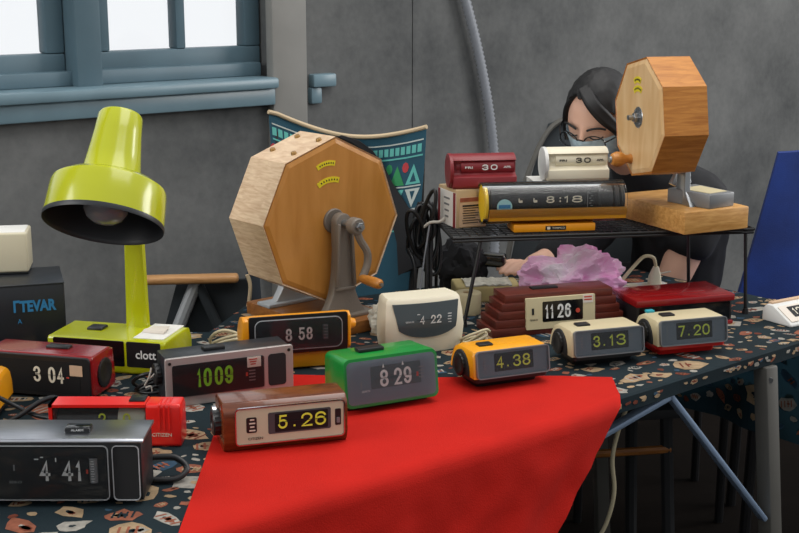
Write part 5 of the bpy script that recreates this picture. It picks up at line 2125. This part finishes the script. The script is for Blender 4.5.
for u in (0.0, 1.0):
    b = B(ti)
    b.tube([fab(u + (0.03 if u < 0.5 else -0.03), 0.02, -0.016), fab(u, 0.5, -0.014), fab(u, 1.0, -0.012), (fab(u, 1, 0).x * 1.0, Yc - 0.05, 0.3), (fab(u, 1, 0).x + (0.1 if u else -0.1), Yc - 0.05, 0.0)], 0.010, 10, 2)
    b.build('frame_post', 'black_metal', t)
b = B(ti)
b.prism([(fab(0.1, 0.97).x, Yc - 0.06, 0.66), (fab(0.9, 0.97).x, Yc - 0.06, 0.66), (fab(0.9, 0.97).x, Yc - 0.46, 0.46), (fab(0.1, 0.97).x, Yc - 0.46, 0.46)][::-1], (0, 0, 0.012))
b.build('seat', 'teal', t)
# black strap bag slung over the chair
b = B()
us = [(0.44, 0.0), (0.54, 0.02), (0.63, 0.07), (0.71, 0.15), (0.77, 0.24), (0.86, 0.36), (0.99, 0.50), (1.04, 0.66)]
ww = [0.010, 0.018, 0.017, 0.015, 0.015, 0.028, 0.050, 0.055]
fr_, bk_ = [], []
lo = []
for (u, v), w_ in zip(us, ww):
    c = fab(u, v, 0.012)
    lo.append([(c.x - w_, c.y, c.z - w_ * 0.4), (c.x - w_ * 0.3, c.y - 0.008, c.z), (c.x + w_ * 0.6, c.y - 0.006, c.z + w_ * 0.2), (c.x + w_ * 0.6, c.y + 0.004, c.z + w_ * 0.2), (c.x - w_, c.y + 0.006, c.z - w_ * 0.4)])
b.loft(lo)
tag(b.build('shoulder_bag', 'shirt'), 'black cloth bag slung across the teal patterned chair', 'bag')

# royal blue chair at the right
t = thing('chair', 'royal blue fabric covered chair at the right edge', 'chair', (1.145, 3.40, 0), -10)
b = B()
for_ = []
lo = []
for k in range(9):
    f = k / 8
    z = 0.52 + f * 0.475
    xl2 = -0.245 + 0.115 * f ** 0.9
    xr2 = 0.28 - 0.06 * f
    th = 0.03 + 0.02 * (1 - f)
    yb = 0.02 + 0.10 * f
    pts_ = []
    n = 12
    for i in range(n + 1):
        s = i / n
        x = xl2 + (xr2 - xl2) * s
        pts_.append((x, yb - 0.018 * math.sin(math.pi * s) + 0.006 * math.sin(s * 14 + f * 4), z + (0.012 * math.sin(math.pi * s) if k == 8 else 0)))
    pts_ += [(x, y + th, z_) for x, y, z_ in pts_[::-1]]
    lo.append(pts_)
b.loft(lo)
b.build('backrest', 'royal', t)
b = B()
b.box((0.015, -0.19, 0.47), (0.50, 0.46, 0.08), 0.02, 3)
b.build('seat', 'royal', t)
for x in (-0.20, 0.23):
    for y in (-0.38, 0.02):
        b = B()
        b.tube([(x, y, 0.44), (x * 1.05, y, 0.0)], 0.014, 10, 1)
        b.build('leg', 'black_metal', t)

# grey sling chair the person sits in
t = thing('camp_chair', 'charcoal folding chair with tan edge behind the person', 'chair', (0.55, 3.55, 0), 0)
ti = Matrix.Translation((-0.55, -3.55, 0))
b = B(ti)
lo = []
for k in range(7):
    f = k / 6
    z = 0.46 + f * 0.60
    xl2 = 0.28 + 0.14 * f ** 1.6
    xr2 = 0.86 - 0.12 * f
    y = 3.46 + 0.20 * f
    row = []
    for i in range(9):
        s = i / 8
        row.append((xl2 + (xr2 - xl2) * s, y + 0.03 * math.sin(math.pi * s), z + 0.03 * math.sin(math.pi * s) * f))
    row += [(x, q + 0.014, z_) for x, q, z_ in row[::-1]]
    lo.append(row)
b.loft(lo)
b.build('backrest', 'dark_canvas', t)
b = B(ti)
b.tube([(0.275, 3.452, 0.50), (0.292, 3.50, 0.66), (0.325, 3.56, 0.82), (0.372, 3.61, 0.96), (0.43, 3.65, 1.055), (0.52, 3.68, 1.085), (0.62, 3.69, 1.095)], 0.008, 8, 5)
b.build('edge_tube', 'leg_grey', t)
b = B(ti)
b.box((0.68, 3.48, 0.45), (0.46, 0.40, 0.04), 0.012, 3)
b.build('seat', 'dark_canvas', t)
for x in (0.49, 0.88):
    for y in (3.34, 3.64):
        b = B(ti)
        b.tube([(x, y, 0.44), (x, y, 0.0)], 0.012, 10, 1)
        b.build('leg', 'black_metal', t)


# ------------------------------------------------------------------ the seated person, leaning over the table
HC = Vector((0.490, 3.175, 1.129))
yw, pt_ = R(36), R(22)
HF = Vector((-math.sin(yw) * math.cos(pt_), -math.cos(yw) * math.cos(pt_), -math.sin(pt_)))
HS = HF.cross(Vector((0, 0, 1))).normalized()          # the head's right
HU = HS.cross(HF).normalized()
HU = (HU + HS * -0.10).normalized()
HS = HF.cross(HU).normalized()


def hp(x, y, z):
    """head space: x to the head's right, y forward, z up"""
    return HC + HS * x + HF * y + HU * z


def skin_chain(verts, edges, root=0, sub=2):
    """grow a tapered surface round a skeleton, return its mesh"""
    me = bpy.data.meshes.new('skeleton')
    me.from_pydata([v[0] for v in verts], edges, [])
    o = bpy.data.objects.new('skeleton', me)
    COL.objects.link(o)
    sk = o.modifiers.new('skin', 'SKIN')
    sk.use_smooth_shade = True
    if not me.skin_vertices:
        me.attributes.new('skin_vertices', 'FLOAT', 'POINT') if False else None
        bm_ = bmesh.new()
        bm_.from_mesh(me)
        bm_.verts.layers.skin.verify()
        bm_.to_mesh(me)
        bm_.free()
    for i, v in enumerate(verts):
        sv = me.skin_vertices[0].data[i]
        r = v[1]
        sv.radius = (r, r) if not isinstance(r, tuple) else r
        sv.use_root = (i == root)
    ss = o.modifiers.new('sub', 'SUBSURF')
    ss.levels = sub
    ss.render_levels = sub
    dg = bpy.context.evaluated_depsgraph_get()
    dg.update()
    out = bpy.data.meshes.new_from_object(o.evaluated_get(dg))
    bpy.data.objects.remove(o)
    return out


def remesh(bm_, voxel, name):
    me = bpy.data.meshes.new(name)
    bm_.to_mesh(me)
    bm_.free()
    o = bpy.data.objects.new(name, me)
    COL.objects.link(o)
    rm = o.modifiers.new('remesh', 'REMESH')
    rm.mode = 'VOXEL'
    rm.voxel_size = voxel
    rm.use_smooth_shade = True
    sm = o.modifiers.new('smooth', 'SMOOTH')
    sm.factor = 0.5
    sm.iterations = 3
    dg = bpy.context.evaluated_depsgraph_get()
    dg.update()
    out = bpy.data.meshes.new_from_object(o.evaluated_get(dg))
    bpy.data.objects.remove(o)
    return out


V_ = lambda *a: Vector(a)
PEL, CH, NB = V_(0.75, 3.47, 0.575), V_(0.745, 3.41, 0.83), V_(0.625, 3.30, 0.985)
LS, LE, LW, LH = V_(0.80, 3.31, 0.925), V_(0.705, 3.315, 0.665), V_(0.535, 3.43, 0.655), V_(0.475, 3.45, 0.652)
RS, RE, RW, RH = V_(0.60, 3.43, 0.94), V_(0.475, 3.33, 0.785), V_(0.345, 3.15, 0.775), V_(0.312, 3.115, 0.782)
bv = [(PEL, 0.115), (V_(0.755, 3.45, 0.70), 0.12), (CH, 0.125), (V_(0.71, 3.36, 0.92), 0.10), (NB, 0.055), (HC - HU * 0.07 - HF * 0.02, 0.050), (HC, 0.06),
      (LS, 0.056), (LS.lerp(LE, 0.5), 0.054), (LE, 0.048), (LE.lerp(LW, 0.3), 0.043), (LW, 0.027), (LH, (0.032, 0.018)),
      (RS, 0.056), (RS.lerp(RE, 0.5), 0.050), (RE, 0.043), (RE.lerp(RW, 0.3), 0.042), (RW, 0.027), (RH, (0.032, 0.018)),
      (V_(0.68, 3.42, 0.57), 0.085), (V_(0.41, 3.36, 0.54), 0.062), (V_(0.42, 3.37, 0.29), 0.05), (V_(0.43, 3.38, 0.085), 0.034), (V_(0.37, 3.36, 0.045), 0.036), (V_(0.28, 3.33, 0.034), 0.026),
      (V_(0.70, 3.54, 0.57), 0.085), (V_(0.43, 3.56, 0.54), 0.062), (V_(0.44, 3.56, 0.29), 0.05), (V_(0.45, 3.56, 0.085), 0.034), (V_(0.39, 3.55, 0.045), 0.036), (V_(0.30, 3.54, 0.034), 0.026)]
be = [(0, 1), (1, 2), (2, 3), (3, 4), (4, 5), (5, 6), (3, 7), (7, 8), (8, 9), (9, 10), (10, 11), (11, 12), (3, 13), (13, 14), (14, 15), (15, 16), (16, 17), (17, 18),
      (0, 19), (19, 20), (20, 21), (21, 22), (22, 23), (23, 24), (0, 25), (25, 26), (26, 27), (27, 28), (28, 29), (29, 30)]
bodyb = bmesh.new()
bodyb.from_mesh(skin_chain(bv, be))
# head
hb_ = bmesh.new()
bmesh.ops.create_icosphere(hb_, subdivisions=5, radius=1.0)
for v in hb_.verts:
    n = v.co.normalized()
    x, y, z = n
    def g(cx_, cz_, sx_, sz_):
        return math.exp(-((x - cx_) / sx_) ** 2 - ((z - cz_) / sz_) ** 2) if y > 0 else 0
    px = 0.074 * x * (1 - 0.16 * max(0, -z))
    py = 0.092 * y + 0.004 * (y > 0) * max(0, -z)
    pz = 0.112 * z
    py += 0.020 * g(0, -0.16, 0.13, 0.16) + 0.010 * g(0, 0.03, 0.10, 0.2)      # nose
    py += 0.005 * g(0, -0.52, 0.22, 0.07) + 0.008 * g(0, -0.80, 0.3, 0.16)     # mouth, chin
    py -= 0.009 * (g(0.36, 0.05, 0.16, 0.11) + g(-0.36, 0.05, 0.16, 0.11))     # eye sockets
    py += 0.005 * (g(0.34, 0.22, 0.22, 0.07) + g(-0.34, 0.22, 0.22, 0.07))     # brows
    py += 0.004 * (g(0.36, 0.03, 0.10, 0.06) + g(-0.36, 0.03, 0.10, 0.06))     # lids
    v.co = hp(px, py, pz)
tmp = bpy.data.meshes.new('head')
hb_.to_mesh(tmp)
hb_.free()
bodyb.from_mesh(tmp)
for s in (-1, 1):
    eb = bmesh.new()
    bmesh.ops.create_icosphere(eb, subdivisions=3, radius=1.0)
    for v in eb.verts:
        v.co = hp(s * 0.074 + v.co.x * 0.010, -0.006 + v.co.y * 0.018, -0.005 + v.co.z * 0.030)
    tmp = bpy.data.meshes.new('ear')
    eb.to_mesh(tmp)
    eb.free()
    bodyb.from_mesh(tmp)


def hand(wr, palm, dirv, up, side, curl):
    """five fingers rooted in the palm: dirv along the hand, up = back of the hand, side = towards the thumb"""
    parts = []
    pb = palm + dirv * 0.030
    for k, (off, ln, r) in enumerate(((0.026, 0.066, 0.0088), (0.009, 0.074, 0.0092), (-0.009, 0.069, 0.0088), (-0.026, 0.054, 0.0078))):
        a = palm + side * off * 0.8
        b_ = pb + side * off
        d1 = (dirv - up * curl * 0.5 + side * off * 1.5).normalized()
        d2_ = (dirv - up * curl * 1.3).normalized()
        d3 = (dirv - up * curl * 2.2).normalized()
        c = b_ + d1 * ln * 0.45
        d = c + d2_ * ln * 0.32
        e_ = d + d3 * ln * 0.25
        parts.append(([(a, r * 1.15), (b_, r * 1.1), (c, r), (d, r * 0.92), (e_, r * 0.75)], [(0, 1), (1, 2), (2, 3), (3, 4)]))
    a = palm - dirv * 0.025 + side * 0.014
    b_ = palm + side * 0.040 - dirv * 0.002 - up * 0.006
    c = b_ + (dirv * 0.8 + side * 0.35 - up * 0.3).normalized() * 0.032
    d = c + (dirv * 0.95 - side * 0.15 - up * 0.35).normalized() * 0.026
    parts.append(([(a, 0.013), (b_, 0.0115), (c, 0.0098), (d, 0.0082)], [(0, 1), (1, 2), (2, 3)]))
    for vs_, es in parts:
        bodyb.from_mesh(skin_chain(vs_, es, 0, 1))


dl = (LH - LW).normalized()
hand(LW, LH, dl, V_(0.1, -0.2, 0.97).normalized(), V_(0.05, 0.75, 0.2).normalized(), 0.35)
dr = (RH - RW).normalized()
hand(RW, RH, dr, V_(0, 0.1, 1).normalized(), V_(0.85, -0.5, 0).normalized(), 0.4)
bme = remesh(bodyb, 0.0048, 'person_body')
person = thing('person', 'seated person with black hair, glasses and pale blue mask bending over the table', 'person', (0.70, 3.42, 0), 0)
PI_ = Matrix.Translation((-0.70, -3.42, 0))
b = B(PI_)
b.bm.from_mesh(bme)
b.bm.transform(PI_)
b.build('body', 'skin', person, angle=80)


def padded(verts, edges, grow, name, m, voxel=0.008, cut=None):
    tmp_ = bmesh.new()
    tmp_.from_mesh(skin_chain([(p, (r[0] + grow, r[1] + grow) if isinstance(r, tuple) else r + grow) for p, r in verts], edges))
    me = remesh(tmp_, voxel, name)
    bb = B()
    bb.bm.from_mesh(me)
    if cut:
        kill = [f for f in bb.bm.faces if cut(f.calc_center_median())]
        bmesh.ops.delete(bb.bm, geom=kill, context='FACES')
    for v in bb.bm.verts:
        v.co += v.normal * 0.003 * noise.noise(v.co * 22)
    bb.bm.transform(PI_)
    return bb.build(name, m, person, angle=80)


sv = [bv[i] for i in range(5)]
sv[4] = (NB, 0.060)
sl = LS.lerp(LE, 0.70)
sr = RS.lerp(RE, 0.95)
sv += [(LS, 0.060), (LS.lerp(LE, 0.35), 0.060), (sl, 0.063), (RS, 0.060), (RS.lerp(RE, 0.35), 0.060), (sr, 0.056), (RE.lerp(RW, 0.5), 0.042), (RE.lerp(RW, 0.92), 0.034), (NB.lerp(HC - HU * 0.07 - HF * 0.02, 0.55), 0.050)]
padded(sv, [(0, 1), (1, 2), (2, 3), (3, 4), (3, 5), (5, 6), (6, 7), (3, 8), (8, 9), (9, 10), (10, 11), (11, 12), (4, 13)], 0.017, 'shirt', 'shirt')
padded([bv[0]] + bv[19:23] + bv[25:29], [(0, 1), (1, 2), (2, 3), (3, 4), (0, 5), (5, 6), (6, 7), (7, 8)], 0.010, 'trousers', 'shirt')
for k in (23, 29):
    padded([(bv[k - 1][0] - V_(0, 0, 0.02), 0.034), bv[k], bv[k + 1]], [(0, 1), (1, 2)], 0.006, 'shoe', 'black_matte')

# hair: a cap open over the face, longer at the sides
b = B(PI_)
bmesh.ops.create_icosphere(b.bm, subdivisions=5, radius=1.0)
dele = []
for v in b.bm.verts:
    n = v.co.normalized()
    az = math.degrees(math.atan2(n.x, n.y))
    el = math.degrees(math.asin(max(-1, min(1, n.z))))
    # hairline: higher at the parting on the head's right, swept low over its left
    hl = 40 - 26 * max(0, (-az - 8) / 60) - (max(0, az - 40) * 1.1)
    face = abs(az) < 74 and el < hl
    low = el < -46
    if face or low:
        dele.append(v)
    k = 1.095 + 0.035 * noise.noise(Vector((n.x * 14, n.y * 14, n.z * 2.5)))
    if el < 0:
        k += 0.05 * (-el / 46)
    x, y, z = n
    v.co = PI_ @ hp(0.076 * x * k * 1.04, 0.094 * y * (k * 1.0) - 0.006, 0.112 * z * k + 0.004)
bmesh.ops.delete(b.bm, geom=dele, context='VERTS')
geo = bmesh.ops.solidify(b.bm, geom=list(b.bm.faces), thickness=0.007)
hair = b.build('hair', 'hair', person, angle=80)
# swept fringe over the head's left side of the forehead
for k in range(10):
    b = B(PI_)
    f = k / 9
    p0 = hp(0.020 - 0.014 * f, 0.056 - 0.02 * f, 0.104 + 0.006 * f)
    p1 = hp(-0.014 - 0.014 * f, 0.082 - 0.012 * f, 0.082)
    p2 = hp(-0.044 - 0.010 * f, 0.078 - 0.016 * f, 0.046)
    p3 = hp(-0.068 - 0.006 * f, 0.050 - 0.018 * f, 0.0 - 0.01 * f)
    p4 = hp(-0.078 - 0.003 * f, 0.030 - 0.018 * f, -0.055 - 0.012 * f)
    b.tube([p0, p1, p2, p3, p4], [0.004 + 0.006 * math.sin(math.pi * min(1, i / 24)) for i in range(40)], 8, 6)
    b.build('fringe_lock', 'hair', hair, angle=80)
for s in (1,):
    for k in range(3):
        b = B(PI_)
        b.tube([hp(0.036 + 0.010 * k, 0.046 - 0.018 * k, 0.086), hp(0.064 + 0.004 * k, 0.046 - 0.018 * k, 0.045), hp(0.080, 0.032 - 0.016 * k, -0.01), hp(0.080, 0.028 - 0.016 * k, -0.055)], [0.007] * 40, 8, 6)
        b.build('side_lock', 'hair', hair, angle=80)

# mask
b = B(PI_)
rows = []
for j in range(13):
    v = j / 12
    el = -4 - 60 * v
    row = []
    for i in range(21):
        az = -78 + 156 * i / 20
        n = Vector((math.sin(R(az)) * math.cos(R(el)), math.cos(R(az)) * math.cos(R(el)), math.sin(R(el))))
        bulge = 0.020 * math.exp(-(az / 34) ** 2) * (1 - abs(2 * v - 0.8) ** 2 * 0.6) + 0.0016 * math.sin(v * 22)
        p = hp(0.0785 * n.x * (1 - 0.10 * v), 0.098 * n.y + bulge, 0.114 * n.z + 0.004)
        row.append(p)
    rows.append(row)
L = [[b.v(p) for p in r] for r in rows]
for j in range(12):
    for i in range(20):
        b.bm.faces.new((L[j][i], L[j + 1][i], L[j + 1][i + 1], L[j][i + 1]))
bmesh.ops.solidify(b.bm, geom=list(b.bm.faces), thickness=0.0015)
mk = b.build('face_mask', 'mask', person, angle=80)
for s in (-1, 1):
    b = B(PI_)
    b.tube([hp(s * 0.070, 0.046, -0.028), hp(s * 0.080, 0.02, -0.012), hp(s * 0.083, -0.006, 0.012), hp(s * 0.084, -0.022, -0.004), hp(s * 0.078, 0.0, -0.035), hp(s * 0.062, 0.040, -0.070)], 0.0012, 6, 5)
    b.build('ear_loop', 'mask', mk)
# glasses
b = B(PI_)
for s in (-1, 1):
    ring_ = [hp(s * 0.034 + 0.026 * math.cos(2 * math.pi * i / 24), 0.108 - 0.012 * abs(0.034 * s + 0.026 * math.cos(2 * math.pi * i / 24)) / 0.06, -0.010 + 0.020 * math.sin(2 * math.pi * i / 24)) for i in range(25)]
    b.tube(ring_, 0.0016, 6, 1)
    b.tube([hp(s * 0.060, 0.096, -0.004), hp(s * 0.078, 0.06, 0.0), hp(s * 0.082, 0.0, 0.004), hp(s * 0.080, -0.02, -0.006)], 0.0016, 6, 4)
b.tube([hp(-0.009, 0.108, -0.004), hp(0, 0.112, 0.0), hp(0.009, 0.108, -0.004)], 0.0016, 6, 3)
gl_ = b.build('glasses', 'black_gloss', person)
for s in (-1, 1):
    b = B(PI_)
    b.prism([hp(s * 0.034 + 0.025 * math.cos(2 * math.pi * i / 20), 0.104, -0.010 + 0.019 * math.sin(2 * math.pi * i / 20)) for i in range(20)], HF * 0.001)
    b.build('glasses_lens', 'lens', gl_)
    b = B(PI_)
    b.tube([hp(s * 0.016, 0.092, 0.000), hp(s * 0.028, 0.0925, -0.004), hp(s * 0.040, 0.089, -0.003), hp(s * 0.049, 0.083, 0.002)], 0.0016, 6, 4)
    b.build('eyelashes', 'hair', person)
    b = B(PI_)
    b.tube([hp(s * 0.014, 0.098, 0.020), hp(s * 0.028, 0.096, 0.026), hp(s * 0.042, 0.088, 0.026), hp(s * 0.054, 0.078, 0.020)], 0.0028, 6, 4)
    b.build('eyebrow', 'hair', person)
